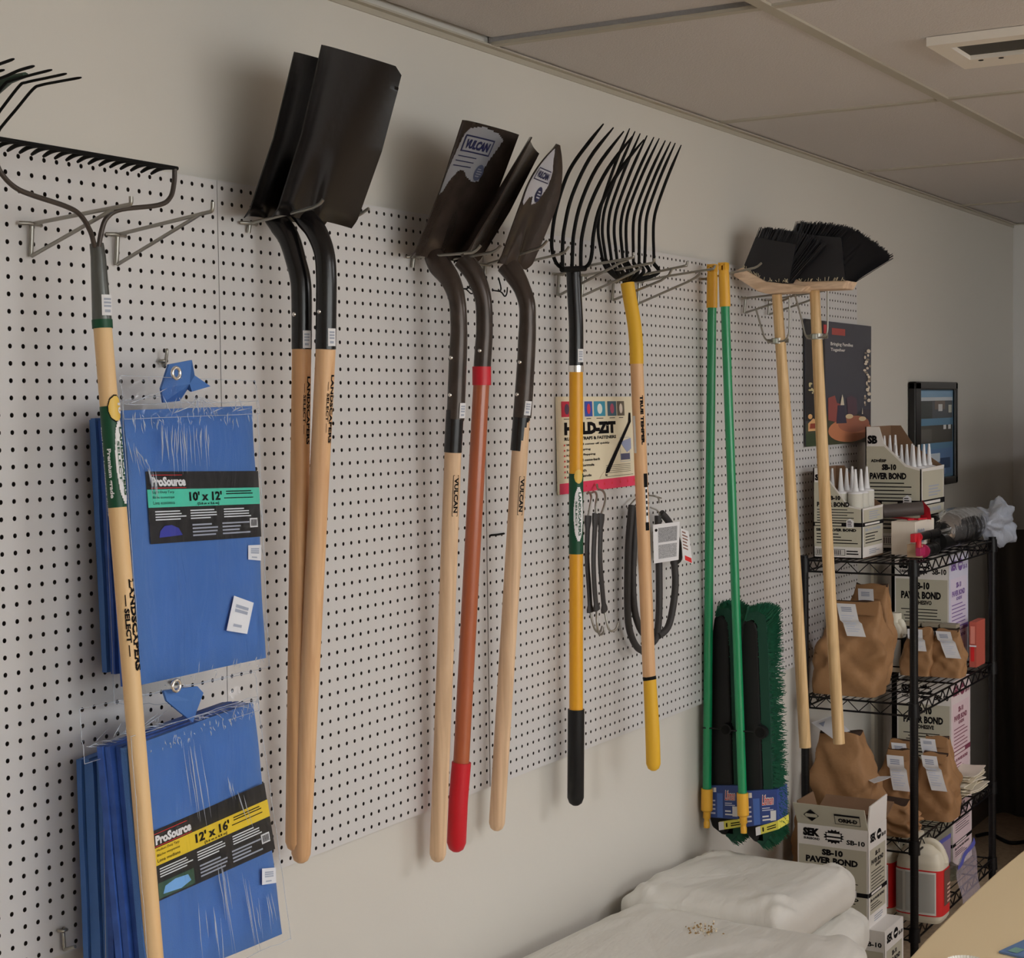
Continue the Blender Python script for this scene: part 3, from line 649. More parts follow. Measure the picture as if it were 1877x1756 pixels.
def green_broom(label, hp, body, bt, hub, lab, bar, X):
    t=thing('green_push_broom',label,'broom',atx(hp[0][0],hp[0][1],X),'green push brooms hanging by their yellow ends')
    H=[atx(p[0],p[1],X) for p in hp]; rr=rad(16.5,H[0])
    MB().tube(H,rr,GRN,20).build('handle',t)
    # yellow hanger at the top
    a=H[0]; d=(H[0]-H[1]).normalized()
    mb=MB(); mb.tube([a-d*0.003,a+d*0.075],[rr*1.22,rr*1.18],YELB,20); mb.build('hanger_sleeve',t)
    mb=MB(); mb.tube([a+d*0.074,a+d*0.094],[rr*1.2,rr*1.1],YELB,20)
    mb.obox(a+d*0.094+Vector((-rr*1.0,-rr*0.9,0)),(rr*2.0,0,0),(0,rr*0.7,0),(0,0,0.016),YELB); mb.obox(a+d*0.094+Vector((-rr*1.0,rr*0.25,0)),(rr*2.0,0,0),(0,rr*0.7,0),(0,0,0.016),YELB)
    mb.obox(a+d*0.106+Vector((-rr*1.0,-rr*0.9,0)),(rr*2.0,0,0),(0,rr*1.85,0),(0,0,0.008),YELB); mb.build('hanger_loop',t,bevel=0.001)
    # yellow screw end
    e=H[-1]; d=(H[-2]-H[-1]).normalized()
    mb=MB(); mb.tube([e+d*0.004,e-d*0.055],[rr*1.4,rr*1.4],YELB,8); mb.tube([e-d*0.055,e-d*0.06],[rr*1.4,rr*1.0],YELB,8); mb.tube([e-d*0.058,e-d*0.078,e-d*0.08,e-d*0.088,e-d*0.09,e-d*0.105],[rr*0.85,rr*0.85,rr*0.62,rr*0.62,rr*0.72,rr*0.7],YELB,16); mb.build('threaded_end',t)
    # black block, profile seen from the side
    Xb=X+0.02; P=[atx(p[0],p[1],Xb) for p in body]
    MB().prism(P,(0.062,0,0),BLKP).build('block',t,bevel=0.008,seg=3)
    base=[atx(p[0],p[1],Xb) for p in bt[0]]; tip=[atx(p[0],p[1],Xb) for p in bt[1]]
    mb=MB(); strands(mb,base,tip,GBR,0.0015,0.007,3800,(0.001,0.06),3,0.006)
    core=[lerp(b,c,0.62) for b,c in zip(base,tip)]
    mb.prism(base+core[::-1],(0.05,0,0),mat('green_bristle_core',(10,46,34),0.8))
    o=mb.build('bristles',t); o['kind']='stuff'
    h=atx(hub[0],hub[1],Xb-0.002); R=rad(hub[2],h)
    mb=MB(); mb.tube([h+Vector((0.012,0,0)),h+Vector((-0.016,0,0))],R,BLKP,20); mb.tube([h+Vector((-0.0158,0,0)),h+Vector((-0.0165,0,0))],R*0.75,BLKM,20); mb.build('handle_socket',t)
    mb=MB(); mb.tube([atx(hub[3],hub[1]-2,X-0.014),h+Vector((-0.006,0,0))],0.0022,BLKP,6); mb.build('strap',t)
    # printed sleeve
    q=[atx(p[0],p[1],Xb-0.009) for p in lab]
    fm=lambda u,v,o=0.0: lerp(lerp(q[3],q[2],u),lerp(q[0],q[1],u),v)+Vector((-o,0,0))
    mb=MB(); mb.prism(q,(0.074,0,0),BLABEL)
    W2=mat('pale_print',(150,154,170),0.6)
    mb.rect(fm,.28,.02,.2,.75,mat('lighter_blue_print',(52,80,140),0.5),0.0008); mb.rect(fm,.04,.8,.14,.14,GREYTX,0.001); mb.rect(fm,.18,.8,.08,.14,WHITE,0.001)
    for k in range(4): mb.rect(fm,.04,.12+.13*k,.18,.05,W2,0.001)
    mb.txt(fm,'Libman',.55,.55,.36,.32,WHITE,0.05,0.2,0.0016); mb.txt(fm,'Libman',.56,.565,.335,.275,REDP,0.0,0.2,0.002)
    mb.lines(fm,.55,.38,.36,.12,2,W2,0.001); mb.lines(fm,.55,.08,.3,.2,2,WHITE,0.001); mb.rect(fm,.8,.08,.17,.3,WHITE,0.0014)
    mb.build('printed_sleeve',t)
    q2=[atx(p[0],p[1],Xb-0.011) for p in bar]
    fb=lambda u,v,o=0.0: lerp(lerp(q2[3],q2[2],u),lerp(q2[0],q2[1],u),v)+Vector((-o,0,0))
    mb=MB(); mb.prism(q2,(0.078,0,0),mat('yellow_bar_label',(204,196,80),0.45)); mb.rect(fb,0.0,0.0,.22,1,WHITE,0.0006); mb.rect(fb,.3,.25,.06,.5,INK,0.0006); mb.rect(fb,.5,.55,.4,.12,INK,0.0006); mb.rect(fb,.5,.28,.4,.12,INK,0.0006)
    mb.build('yellow_label',t)
    return t
green_broom('left one of two green push brooms, its head nearer the wall',[(1305,562),(1300,1000),(1296,1448)],
  [(1302,1180),(1308,1132),(1320,1124),(1332,1136),(1336,1160),(1343,1400),(1346,1500),(1350,1536),(1322,1530),(1304,1516),(1297,1490)],
  ([(1312,1130),(1326,1126),(1334,1142),(1338,1200),(1344,1400),(1348,1500),(1330,1532)],[(1318,1108),(1340,1108),(1364,1122),(1372,1200),(1380,1400),(1385,1510),(1350,1548)]),
  (1334,1336,22,1288),[(1299,1440),(1353,1440),(1354,1502),(1300,1498)],[(1317,1507),(1362,1500),(1362,1515),(1318,1522)],1.62)
green_broom('right one of two green push brooms, its head fully showing green bristles',[(1329,560),(1345,1000),(1361,1456)],
  [(1355,1180),(1360,1140),(1372,1134),(1384,1140),(1390,1160),(1397,1400),(1400,1500),(1405,1548),(1382,1544),(1366,1528),(1358,1495)],
  ([(1366,1138),(1380,1134),(1388,1146),(1391,1200),(1398,1400),(1402,1500),(1388,1544)],[(1372,1116),(1392,1112),(1412,1118),(1418,1200),(1424,1400),(1428,1535),(1405,1556)]),
  (1397,1341,25,1340),[(1362,1450),(1424,1447),(1425,1508),(1366,1516)],[(1385,1517),(1426,1504),(1427,1520),(1386,1532)],1.57)
# --- black-bristled push brooms
BB=mat('black_bristle',(20,20,24),0.55)
def black_broom(label, hp, blk, base, tip, wire, clamp, X, seed):
    t=thing('push_broom',label,'broom',atx(hp[0][0],hp[0][1],X+0.045),'wooden push brooms with black bristles')
    H=[atx(p[0],p[1],X+0.045) for p in hp]; rr=rad(21.5,H[1])
    MB().tube(H,[rr*0.85]+[rr]*(len(H)-2)+[rr],PINE,20).build('handle',t)
    MB().prism([atx(p[0],p[1],X) for p in blk],(0.09,0,0.0),BEECH).build('block',t,bevel=0.004,seg=3)
    B=[atx(p[0],p[1],X) for p in base]; T=[atx(p[0],p[1],X) for p in tip]
    mb=MB(); strands(mb,B,T,BB,0.0012,0.006,3200,(0.003,0.085),seed,0.006,0.7)
    core=[lerp(b,c,0.8) for b,c in zip(B,T)]; mb.prism(B+core[::-1],(0.08,0,0),BB)
    mb2=mb.build('bristles',t); mb2['kind']='stuff'
    mb=MB(); rr2=random.Random(seed)
    for k in range(26):
        s=rr2.random()*(len(B)-1); i=min(int(s),len(B)-2); p=lerp(B[i],B[i+1],s-i)+Vector((-0.0005,0,0))
        mb.tube([p,p+Vector((-0.003,rr2.uniform(-.006,.006),rr2.uniform(.004,.012)))],0.0008,mat('stray_fibre',(150,140,120),0.7),5)
    mb.build('stray_fibres',t)
    mb=MB()
    for w_ in wire: mb.tube(smooth_path([atx(p[0],p[1],X+0.03) for p in w_],4),0.0028,STEEL,8)
    mb.build('wire_brace',t)
    c=atx(clamp[0],clamp[1],X+0.045)
    mb=MB(); mb.tube([c+Vector((0,0,-0.008)),c+Vector((0,0,0.008))],rr*1.12,STEEL,20); mb.obox(c+Vector((-rr*1.35,-rr*0.3,-0.006)),(rr*0.3,0,0),(0,rr*0.7,0),(0,0,0.012),CHROME)
    mb.obox(c+Vector((-0.003,-rr*1.9,-0.006)),(0.006,0,0),(0,rr*0.9,0),(0,0,0.012),STEEL); mb.obox(c+Vector((-0.003,rr*1.0,-0.006)),(0.006,0,0),(0,rr*0.9,0),(0,0,0.012),STEEL)
    mb.build('clamp',t)
black_broom('push broom with black bristles and pine handle, left of the two, nearer the wall',[(1424,540),(1443,800),(1460,1080),(1476,1370)],
  [(1343,505),(1349,495),(1360,490),(1404,516),(1462,522),(1480,524),(1468,535),(1402,538),(1388,534)],
  [(1362,491),(1403,515),(1446,518)],[(1391,420),(1430,424),(1462,430),(1510,450)],
  [[(1386,568),(1396,602),(1402,620),(1412,627),(1420,626)],[(1447,545),(1447,600),(1444,616),(1438,624),(1428,626)]],(1426,625),1.84,5)
black_broom('push broom whose black bristles fan to the right, its handle crossing the poster',[(1493,528),(1506,800),(1521,1080),(1538,1363)],
  [(1414,501),(1418,491),(1424,487),(1431,488),(1468,516),(1553,514),(1545,529),(1462,532),(1448,530)],
  [(1428,490),(1468,516),(1549,514)],[(1457,409),(1500,410),(1540,416),(1567,431),(1592,449),(1615,468)],
  [[(1457,540),(1468,580),(1475,610),(1481,620),(1488,620)],[(1517,535),(1517,600),(1514,614),(1508,618),(1500,619)]],(1498,617),1.87,9)
# ================================================================ TARPS
def bil(q):
    N=(q[1]-q[0]).cross(q[3]-q[0]).normalized()
    if N.y>0: N=-N
    return (lambda u,v,o=0.0: lerp(lerp(q[3],q[2],u),lerp(q[0],q[1],u),v)+N*o), N
def onplane(px,py,q):
    N=(q[1]-q[0]).cross(q[3]-q[0]); r_=Vector(ray(px,py)); o=Vector(CPOS); return o+r_*((q[0]-o).dot(N)/r_.dot(N))
def rag(t, pts, m, name='corner_flap'):
    P=[at(*p) for p in pts]; mb=MB(); c=sum((Vector(p) for p in P),Vector())/len(P)+Vector((0,-0.012,0))
    n=len(P)
    vs=P+[c]+[p+Vector((0,0.004,0)) for p in P]+[c+Vector((0,0.004,0))]
    fs=[(i,(i+1)%n,n) for i in range(n)]+[(n+1+(i+1)%n,n+1+i,2*n+1) for i in range(n)]+[(i,n+1+i,n+1+(i+1)%n,(i+1)%n) for i in range(n)]
    mb.add(vs,fs,m); return mb.build(name,t)
def ring(t,P,R,r,m,name='grommet',ax=Vector((0,-1,0))):
    u=ax.orthogonal().normalized(); w_=ax.cross(u); pts=[P+(u*math.cos(a*PI/10)+w_*math.sin(a*PI/10))*R for a in range(21)]
    return MB().tube(pts,r,m,8,caps=False).build(name,t)
def slab(q,th,m,puff=0.008,nu=16,nv=20,seed=0,wob=0.0015):
    fm,N=bil(q); rr=random.Random(seed); ph=[rr.uniform(0,6) for _ in range(4)]
    def f(u,v,o):
        e=min(u,1-u,v,1-v); rnd=1-math.exp(-e*26)
        w_=wob*(math.sin(7*u+ph[0]+3*v)+math.sin(11*v+ph[1]-4*u))
        return fm(u,v,(puff*rnd+w_) if o==0 else -th+0.0)
    return MB().shell(lambda u,v,o:f(u,v,o),nu,nv,m,1.0)
def film_sheet(t,pts,m,y,name='clear_bag',wob=0.004,seed=1,cr=None):
    """crumpled clear film over a quad of pixels (tl,tr,br,bl) with depths y"""
    q=[at(p[0],p[1],yy) for p,yy in zip(pts,y)]; fm,N=bil(q); rr=random.Random(seed); ph=[rr.uniform(0,6) for _ in range(6)]
    def f(u,v):
        return fm(u,v,wob*(math.sin(14*u+5*v+ph[0])*0.5+math.sin(23*u-9*v+ph[1])*0.35+abs(math.sin(31*u+ph[2]))*0.4)+wob)
    crease_glints(t,lambda u,v,o=0.0:fm(u,v,wob*2+o),cr or [],seed)
    return MB().grid(f,60,50,m).build(name,t)
def crease_glints(t,fm,spec,seed):
    """painted highlights on the folds and rim of the clear bag, as fine white tubes: (u,v,du,dv,count,length,spread)"""
    rr=random.Random(seed); mb=MB()
    for (u0,v0,u1,v1,n,L,ang,sp) in spec:
        for k in range(n):
            s_=rr.random(); u=lerp(u0,u1,s_); v=lerp(v0,v1,s_)+rr.uniform(-.02,.02); a=ang+rr.uniform(-sp,sp); l=L*rr.uniform(.3,1.0)
            P=[fm(min(1,max(0,u+math.cos(a)*l*q*.5+rr.uniform(-.004,.004))),min(1,max(0,v+math.sin(a)*l*q+rr.uniform(-.003,.003))),.002) for q in (0,.3,.6,1)]
            mb.tube(P,[.0001,rr.uniform(.0003,.0011),rr.uniform(.0003,.0009),.0001],GLINT,5)
    for a,b in (((0,0),(1,0)),((1,0),(1,1)),((1,1),(0,1)),((0,1),(0,0))):
        P=[fm(lerp(a[0],b[0],k/12)+rr.uniform(-.004,.004),lerp(a[1],b[1],k/12)+rr.uniform(-.004,.004),.001) for k in range(13)]; mb.tube(P,.0005,GLINT,5)
    return mb.build('bag_glints',t)
def folds(t,q,th,n,m,rr):
    for k in range(n):
        a=th*k/n; fm,N=bil(q); off=[rr.uniform(-0.006,0.006) for _ in range(4)]
        s=[]
        for c_,(sx,sz) in zip(q,((-1,1),(1,1),(1,-1),(-1,-1))): s.append(c_-N*a+Vector((off[0]*0.6+ (0.0 if sx>0 else off[1]),0,off[2]*0.5)))
        slab(s,th/n*0.82,m,0.001,6,8,k,0.0008).build('folded_layer',t)
rr=random.Random(3)
# upper
q=[at(226,752,-0.112),at(462,744,-0.104),at(486,1206,-0.128),at(258,1256,-0.136)]
t=thing('folded_tarp','folded blue tarp in clear bag with teal striped label, front pack of the upper hook','tarp',q[3],'folded blue tarps hanging in clear bags')
slab(q,0.012,BLUE,0.010,seed=2).build('folded_sheet',t)
folds(t,[c+Vector((0.0,0.016,0)) for c in q],0.022,2,BLUED,rr)
lq=[onplane(255,865,q),onplane(462,864,q),onplane(468,984,q),onplane(265,998,q)]; fm,N=bil(lq); W_=1
g=lambda u,v,o=0.0: fm(u,v,o+0.0125)
LW=mat('label_white_print',(178,180,184),0.6); LB=mat('label_black',(20,19,20),0.45)
def tarp_label(mb,g,stripe,size,metric,sub,extra):
    mb.rect(g,0,0,1,1,LB,0,6,4); mb.rect(g,0,0.50,1,0.25,stripe,0.0006,6,2)
    mb.rect(g,0.03,0.765,0.30,0.008,REDP,0.0008); mb.rect(g,0.03,0.945,0.27,0.008,REDP,0.0008)
    mb.txt(g,'ProSource',0.035,0.79,0.29,0.135,WHITE,0.045,o=0.0014)
    mb.txt(g,size,0.35,0.575,0.29,0.135,INK,0.03,o=0.0014); mb.txt(g,metric,0.42,0.51,0.19,0.045,INK,0.02,o=0.0014)
    for i,s_ in enumerate(sub): mb.txt(g,s_,0.04,0.685-0.072*i,0.18,0.045,INK,0.0,o=0.0014)
    mb.lines(g,0.68,0.65,0.28,0.07,2,INK,0.0012,5); mb.lines(g,0.66,0.59,0.3,0.03,1,INK,0.0012,6)
    for i in range(3): mb.lines(g,0.05+0.30*i,0.31,0.27,0.15,4,LW,0.0012,11+i)
    for i in range(2): mb.lines(g,0.36+0.27*i,0.06,0.26,0.2,4,GREYTX,0.0012,21+i)
    mb.rect(g,0.89,0.15,0.075,0.14,WHITE,0.0012); 
    for i in range(6): mb.rect(g,0.9+0.01*i,0.17,0.005,0.1,INK,0.0018)
mb=MB(); tarp_label(mb,g,TEAL,"10' x 12'",'[3.0 m x 3.6 m]',('Light Duty Tarp','Bâche économique','Lona económica'),0)
mb.poly(g,[(.07,.08),(.08,.17),(.12,.24),(.18,.25),(.24,.2),(.27,.1)],mat('tarp_picture_blue',(40,44,120),0.5),0.0012); mb.build('product_label',t)
def stk(q4,name='price_sticker',n=3):
    fm,_=bil(q4); mb=MB(); mb.rect(fm,0,0,1,1,WHITE,0.0135,3,3)
    for i in range(n): mb.rect(fm,0.18,0.8-0.13*i-0.1,0.62,0.09,GREYTX,0.0142,3,1)
    mb.rect(fm,0.25,0.15,0.4,0.08,GREYTX,0.0142); return mb.build(name,t)
stk([onplane(443,1000,q),onplane(467,999,q),onplane(467,1028,q),onplane(443,1026,q)])
stk([onplane(417,1092,q),onplane(453,1105,q),onplane(441,1162,q),onplane(403,1156,q)],'folded_receipt',2)
rag(t,[(310,668,-.118),(352,660,-.13),(357,688,-.14),(386,708,-.135),(352,718,-.14),(345,712,-.12),(330,735,-.112),(300,738,-.108),(296,712,-.112)],BLUE)
ring(t,at(323,684,-0.145),0.0085,0.0028,CHROME)
film_sheet(t,[(214,690),(462,700),(470,760),(222,770)],FILM,(-.12,-.125,-.132,-.132),seed=4,wob=0.003,cr=[(.15,.1,.95,.1,16,.5,1.2,.9),(.35,.5,.6,.5,14,.6,-1.2,1.0),(.0,.3,.4,.8,6,.4,.5,.3)])
film_sheet(t,[(220,742),(468,736),(490,1222),(256,1275)],FILM,(-.128,-.122,-.142,-.15),seed=5,wob=0.0015,cr=[(.05,.955,.97,.955,46,.05,-1.4,1.2),(.25,.93,.6,.9,26,.17,-1.65,.35),(.0,.9,.2,.75,18,.12,-1.1,.6),(.1,.02,.95,.02,24,.06,.2,.8),(.97,.1,.99,.9,8,.08,-1.5,.3)])
hook('peg_hook','wire peg hook with upturned tip above the upper blue tarp corner',(296,662),[(300,672),(303,664),(306,645),(305,640)],clip=0.006,r=0.0028)
q=[at(190,770,-0.05),at(428,764,-0.05),at(452,1200,-0.06),at(214,1236,-0.06)]
t=thing('folded_tarp','folded blue tarp pressed to the board behind the teal labelled pack','tarp',q[3],'folded blue tarps hanging in clear bags')
slab(q,0.012,BLUED,0.006,seed=6).build('folded_sheet',t); folds(t,[c+Vector((0,0.014,0)) for c in q],0.02,2,BLUE,rr)
film_sheet(t,[(184,740),(300,725),(330,1290),(206,1290)],FILM,(-.058,-.058,-.07,-.07),seed=8,wob=0.0015)
# lower
q=[at(232,1371,-0.165),at(463,1288,-0.150),at(519,1712,-0.185),at(272,1812,-0.205)]
t=thing('folded_tarp','folded blue tarp in clear bag with yellow striped label, front pack of the lower hook','tarp',q[3],'folded blue tarps hanging in clear bags')
slab(q,0.012,BLUE,0.010,seed=9).build('folded_sheet',t)
folds(t,[c+Vector((0,0.016,0)) for c in q],0.05,4,BLUED,rr)
lq=[onplane(262,1527,q),onplane(473,1435,q),onplane(493,1556,q),onplane(272,1655,q)]; fm,N=bil(lq)
g=lambda u,v,o=0.0: fm(u,v,o+0.0125)
mb=MB(); tarp_label(mb,g,YELP,"12' x 16'",'[3.6 m x 4.8 m]',('Medium Duty Tarp','Bâche moyenne','Lona mediana'),0)
mb.rect(g,.03,.03,.28,.22,mat('tarp_picture_green',(40,64,50),0.5),0.0012); mb.poly(g,[(.06,.08),(.08,.18),(.16,.22),(.26,.2),(.28,.1),(.2,.05)],mat('tarp_picture_cyan',(90,130,170),0.5),0.0018); mb.build('product_label',t)
stk([onplane(468,1592,q),onplane(493,1590,q),onplane(494,1618,q),onplane(468,1622,q)])
rag(t,[(300,1266,-.155),(330,1262,-.16),(362,1258,-.16),(373,1270,-.16),(362,1300,-.165),(354,1324,-.17),(330,1305,-.165),(306,1285,-.16)],BLUE)
ring(t,at(323,1257,-0.17),0.0085,0.0028,CHROME)
film_sheet(t,[(140,1300),(462,1232),(470,1302),(150,1400)],FILM,(-.10,-.152,-.16,-.11),seed=14,wob=0.003,cr=[(.55,.3,1,.3,34,.35,-.9,1.0),(.0,.3,.4,.4,22,.4,.4,1.3)])
film_sheet(t,[(236,1350),(468,1276),(530,1720),(272,1830)],FILM,(-.182,-.168,-.205,-.222),seed=15,wob=0.0015,cr=[(.1,.93,.95,.955,50,.04,-1.3,1.2),(.36,.9,.5,.9,7,.38,-1.42,.06),(.5,.42,.75,.3,9,.4,-1.45,.08),(.35,.3,.5,.2,5,.3,-1.6,.08),(.75,.2,.95,.2,6,.2,-1.5,.2),(.6,.8,.8,.6,5,.2,-1.1,.2)])
hook('peg_hook','wire peg hook holding the lower blue tarps, mostly hidden',(318,1250),[(322,1254),(326,1252),(327,1245)],clip=0.006,r=0.0028)
q=[at(196,1395,-0.085),at(420,1310,-0.08),at(478,1725,-0.10),at(212,1830,-0.105)]
t=thing('folded_tarp','folded blue tarp behind the yellow labelled pack, folded edges showing left of the rake handle','tarp',q[3],'folded blue tarps hanging in clear bags')
slab(q,0.012,BLUED,0.006,seed=16).build('folded_sheet',t); folds(t,[c+Vector((0,0.014,0)) for c in q],0.05,4,BLUE,rr)
film_sheet(t,[(184,1360),(290,1335),(300,1800),(190,1830)],FILM,(-.095,-.095,-.12,-.12),seed=18,wob=0.002,cr=[(.1,.9,.9,.9,16,.12,-1.3,1.0),(.1,.7,.4,.3,8,.4,-1.55,.08)])
# ================================================================ SIGN, STRAPS, COIL
q=[at(1022,727,-0.008),at(1161,727,-0.008),at(1169,889,-0.012),at(1026,907,-0.012)]
fm,N=bil(q); t=thing('header_card','cream rubber strap display card with bold black lettering and crimson bottom strip','sign',q[3])
SGN=mat('sign_cream',(196,186,162),0.6)
MB().prism(q,(0,0.006,0),SGN).build('card',t)
mb=MB(); CRIM=mat('crimson_strip',(176,44,72),0.5); mb.rect(fm,0,0,1,0.11,CRIM,0.0006)
for u_ in (.32,.42,.55,.65,.76,.86,.95): mb.poly(fm,[(u_-.01,.05),(u_+.01,.05),(u_,.08)],REDP,0.0012)
mb.build('crimson_strip',t)
for u_,wd,bg,fg in ((.04,.13,(150,30,50),(60,40,60)),(.33,.1,(40,60,130),(150,40,60)),(.45,.15,(44,110,132),(190,195,190)),(.63,.12,(46,70,84),(130,60,80)),(.76,.1,(74,66,56),(170,160,150))):
    mb=MB(); mb.rect(fm,u_,.79,wd,.16,mat('pic%s'%(bg,),bg,0.5),0.0006); mb.ell(fm,u_+wd*.5,.87,wd*.22,.055,mat('pic%s'%(fg,),fg,0.5),0.0012)
    mb.rect(fm,u_+wd*.2,.765,wd*.6,.007,INK,0.0006); mb.build('product_picture',t)
mb=MB(); mb.txt(fm,'HOLD-ZiT',.07,.60,.66,.135,INK,0.06,o=0.0008); mb.txt(fm,'RUBBER STRAPS & FASTENERS',.07,.545,.66,.035,INK,0.03,o=0.0008)
for i,(a,s_) in enumerate(((.0,'Slips on and comes off quickly'),(.0,'Stops slipping'),(.0,'No more flapping'),(.0,'Stretch and come-back'),(.0,'Exclusive formula'),(.0,'Lasts with'),(.0,'molded ends'))):
    mb.txt(fm,s_,.09,.485-.055*i,(.55,.3,.36,.42,.34,.24,.3)[i],.028,INK,0.02,o=0.0008); mb.rect(fm,.06,.49-.055*i,.015,.018,REDP,0.0006)
for i in range(5): mb.rect(fm,.58,.25-.02*i,.33,.004,INK,0.0006)
mb.rect(fm,.58,.13,.36,.004,INK,0.0006); mb.txt(fm,'by',.57,.135,.03,.03,INK,0.03,o=0.0008)
mb.frame(fm,.78,.28,.13,.27,.004,GREYTX); mb.rect(fm,.78,.3,.13,.07,mat('tiny_picture',(60,60,80),0.6),0.0006); mb.poly(fm,[(.78,.5),(.93,.54),(.93,.42),(.87,.38)],mat('tiny_picture_blue',(110,116,140),0.6),0.0007)
mb.poly(fm,[(.915,.82),(.94,.82),(.94,.72),(.62,.18),(.57,.17),(.58,.21),(.905,.72)],INK,0.0014); mb.poly(fm,[(.565,.2),(.58,.2),(.50,.12),(.49,.125)],SGN,0.0014)
mb.build('printing',t)
def strap(label, pts, top, bot, w=0.011):
    P=[at(*p) for p in pts]; t=thing('rubber_strap',label,'rubber strap',P[-1],'black rubber tarp straps under the display card')
    S_=smooth_path(P,5); n=len(S_)
    MB().tube(S_,[w*1.25]*2+[w*0.85]*(n-4)+[w*1.25]*2,mat('black_rubber',(36,34,34),0.6),10,flat=0.45,up=(0,1,0)).build('band',t)
    for nm,pp in (('top_hook',top),('bottom_hook',bot)): MB().tube(smooth_path([at(*p) for p in pp],4),0.0028,STEEL,8).build(nm,t)
strap('left black rubber strap hanging under the card beside the yellow handle',[(1078,945,-.05),(1076,1020,-.05),(1080,1080,-.05),(1082,1122,-.05)],[(1078,948,-.05),(1082,925,-.05),(1084,912,-.05),(1081,903,-.04),(1076,905,-.03)],[(1082,1120,-.05),(1086,1140,-.055),(1092,1156,-.06),(1100,1158,-.06),(1104,1148,-.06)])
strap('middle black rubber strap hanging under the card',[(1092,942,-.06),(1088,1020,-.065),(1090,1080,-.065),(1094,1118,-.065)],[(1092,945,-.06),(1092,925,-.06),(1094,910,-.055),(1091,902,-.045),(1085,903,-.03)],[(1094,1116,-.065),(1094,1140,-.07),(1098,1162,-.07),(1106,1160,-.07),(1108,1150,-.07)])
strap('right black rubber strap, its lower hook swung out to the right',[(1102,942,-.06),(1100,1020,-.065),(1104,1080,-.06),(1108,1120,-.055)],[(1101,945,-.06),(1108,925,-.06),(1109,908,-.055),(1104,899,-.045),(1096,896,-.03),(1094,888,-.02)],[(1108,1116,-.055),(1112,1140,-.06),(1118,1156,-.065),(1128,1154,-.07),(1133,1142,-.07)])
t=thing('rubber_cord_bundle','looped black rubber cord bundle with white tags behind the wooden fork handle','cord bundle',at(1190,1180,-.03))
RB=mat('black_rubber',(36,34,34),0.6)
for pp in ([(1158,926,-.03),(1152,1000,-.03),(1150,1090,-.03),(1153,1150,-.03),(1166,1184,-.035),(1182,1195,-.04)],[(1166,930,-.03),(1160,1040,-.035),(1162,1110,-.04),(1172,1150,-.04),(1186,1168,-.04)],[(1206,945,-.04),(1208,1040,-.045),(1208,1120,-.045),(1204,1165,-.04),(1196,1178,-.04)],[(1232,1000,-.05),(1238,1060,-.055),(1234,1110,-.055),(1224,1150,-.05),(1206,1166,-.045)],[(1212,940,-.04),(1228,960,-.05),(1244,1000,-.05),(1244,1024,-.05),(1234,1032,-.05)]):
    P=smooth_path([at(*p) for p in pp],5); MB().tube(P,rad(13,P[0]),RB,10).build('cord_loop',t)
for pp in ([(1150,932,-.02),(1168,912,-.02),(1190,908,-.02),(1212,913,-.03)],[(1196,908,-.02),(1206,912,-.03),(1208,922,-.035)],[(1192,930,-.02),(1204,935,-.03),(1210,944,-.04)]):
    MB().tube(smooth_path([at(*p) for p in pp],4),0.0022,STEEL,6).build('wire_tie',t)
q=[at(1197,962,-.07),at(1246,956,-.075),at(1244,1026,-.075),at(1199,1033,-.07)]; fm,N=bil(q)
mb=MB(); mb.prism(q,(0,0.001,0),WHITE); mb.rect(fm,.18,.52,.72,.38,mat('newsprint_grey',(110,110,112),0.7,var=0.5,vscale=400),0.0005); mb.rect(fm,.18,.1,.72,.36,mat('newsprint_grey2',(120,120,122),0.7,var=0.5,vscale=420),0.0005); mb.ell(fm,.1,.85,.05,.04,INK,0.0008); mb.build('printed_tag',t)
q=[at(1248,968,-.08),at(1262,974,-.085),at(1270,1034,-.085),at(1252,1026,-.08)]; fm,N=bil(q)
mb=MB(); mb.prism(q,(0,0.001,0),WHITE); mb.lines(fm,.1,.35,.7,.6,6,mat('brown_print',(100,70,60),0.7),0.0005); mb.rect(fm,.2,.02,.7,.15,REDP,0.0005); mb.build('side_tag',t)
# ================================================================ POSTER AND PICTURE
q=[at(1475,584,-0.004),at(1597,598,-0.004),at(1596,809,-0.004),at(1477,819,-0.004)]; fm,N=bil(q)
t=thing('poster','dark poster of a glowing garden fire pit at dusk, behind the broom handle','poster',q[3])
MB().prism(q,(0,0.0025,0),mat('poster_night',(46,46,54),0.35)).build('poster_sheet',t)
PM=lambda n,c: mat('poster_'+n,c,0.4)
mb=MB(); mb.rect(fm,0,0.2,.28,.8,PM('black',(22,20,22)),0.0005)
mb.rect(fm,.26,.9,.05,.07,PM('red',(140,36,40)),0.0009); mb.rect(fm,.38,.895,.2,.055,PM('red2',(128,52,48)),0.0009)
mb.txt(fm,'Bringing Families',.36,.80,.34,.035,PM('white',(170,166,162)),0.02,o=0.0012); mb.txt(fm,'Together',.36,.755,.22,.033,PM('white',(170,166,162)),0.02,o=0.0012)
mb.poly(fm,[(0,0),(1,0),(1,.14),(.8,.24),(.3,.24),(0,.18)],PM('lawn',(52,54,40)),0.0006)
mb.ell(fm,.66,.11,.34,.10,PM('paving',(150,96,68)),0.0009); mb.ell(fm,.72,.16,.25,.07,PM('paving2',(128,78,60)),0.0012)
mb.poly(fm,[(.32,.2),(.32,.38),(.42,.4),(.45,.34),(.5,.33),(.52,.22),(.46,.18)],PM('chair_red',(112,56,52)),0.0014)
mb.poly(fm,[(.62,.22),(.6,.38),(.68,.4),(.76,.37),(.77,.24)],PM('chair_dark',(66,48,56)),0.0014)
mb.poly(fm,[(.44,.17),(.46,.32),(.56,.32),(.6,.17)],PM('urn',(44,40,54)),0.0018)
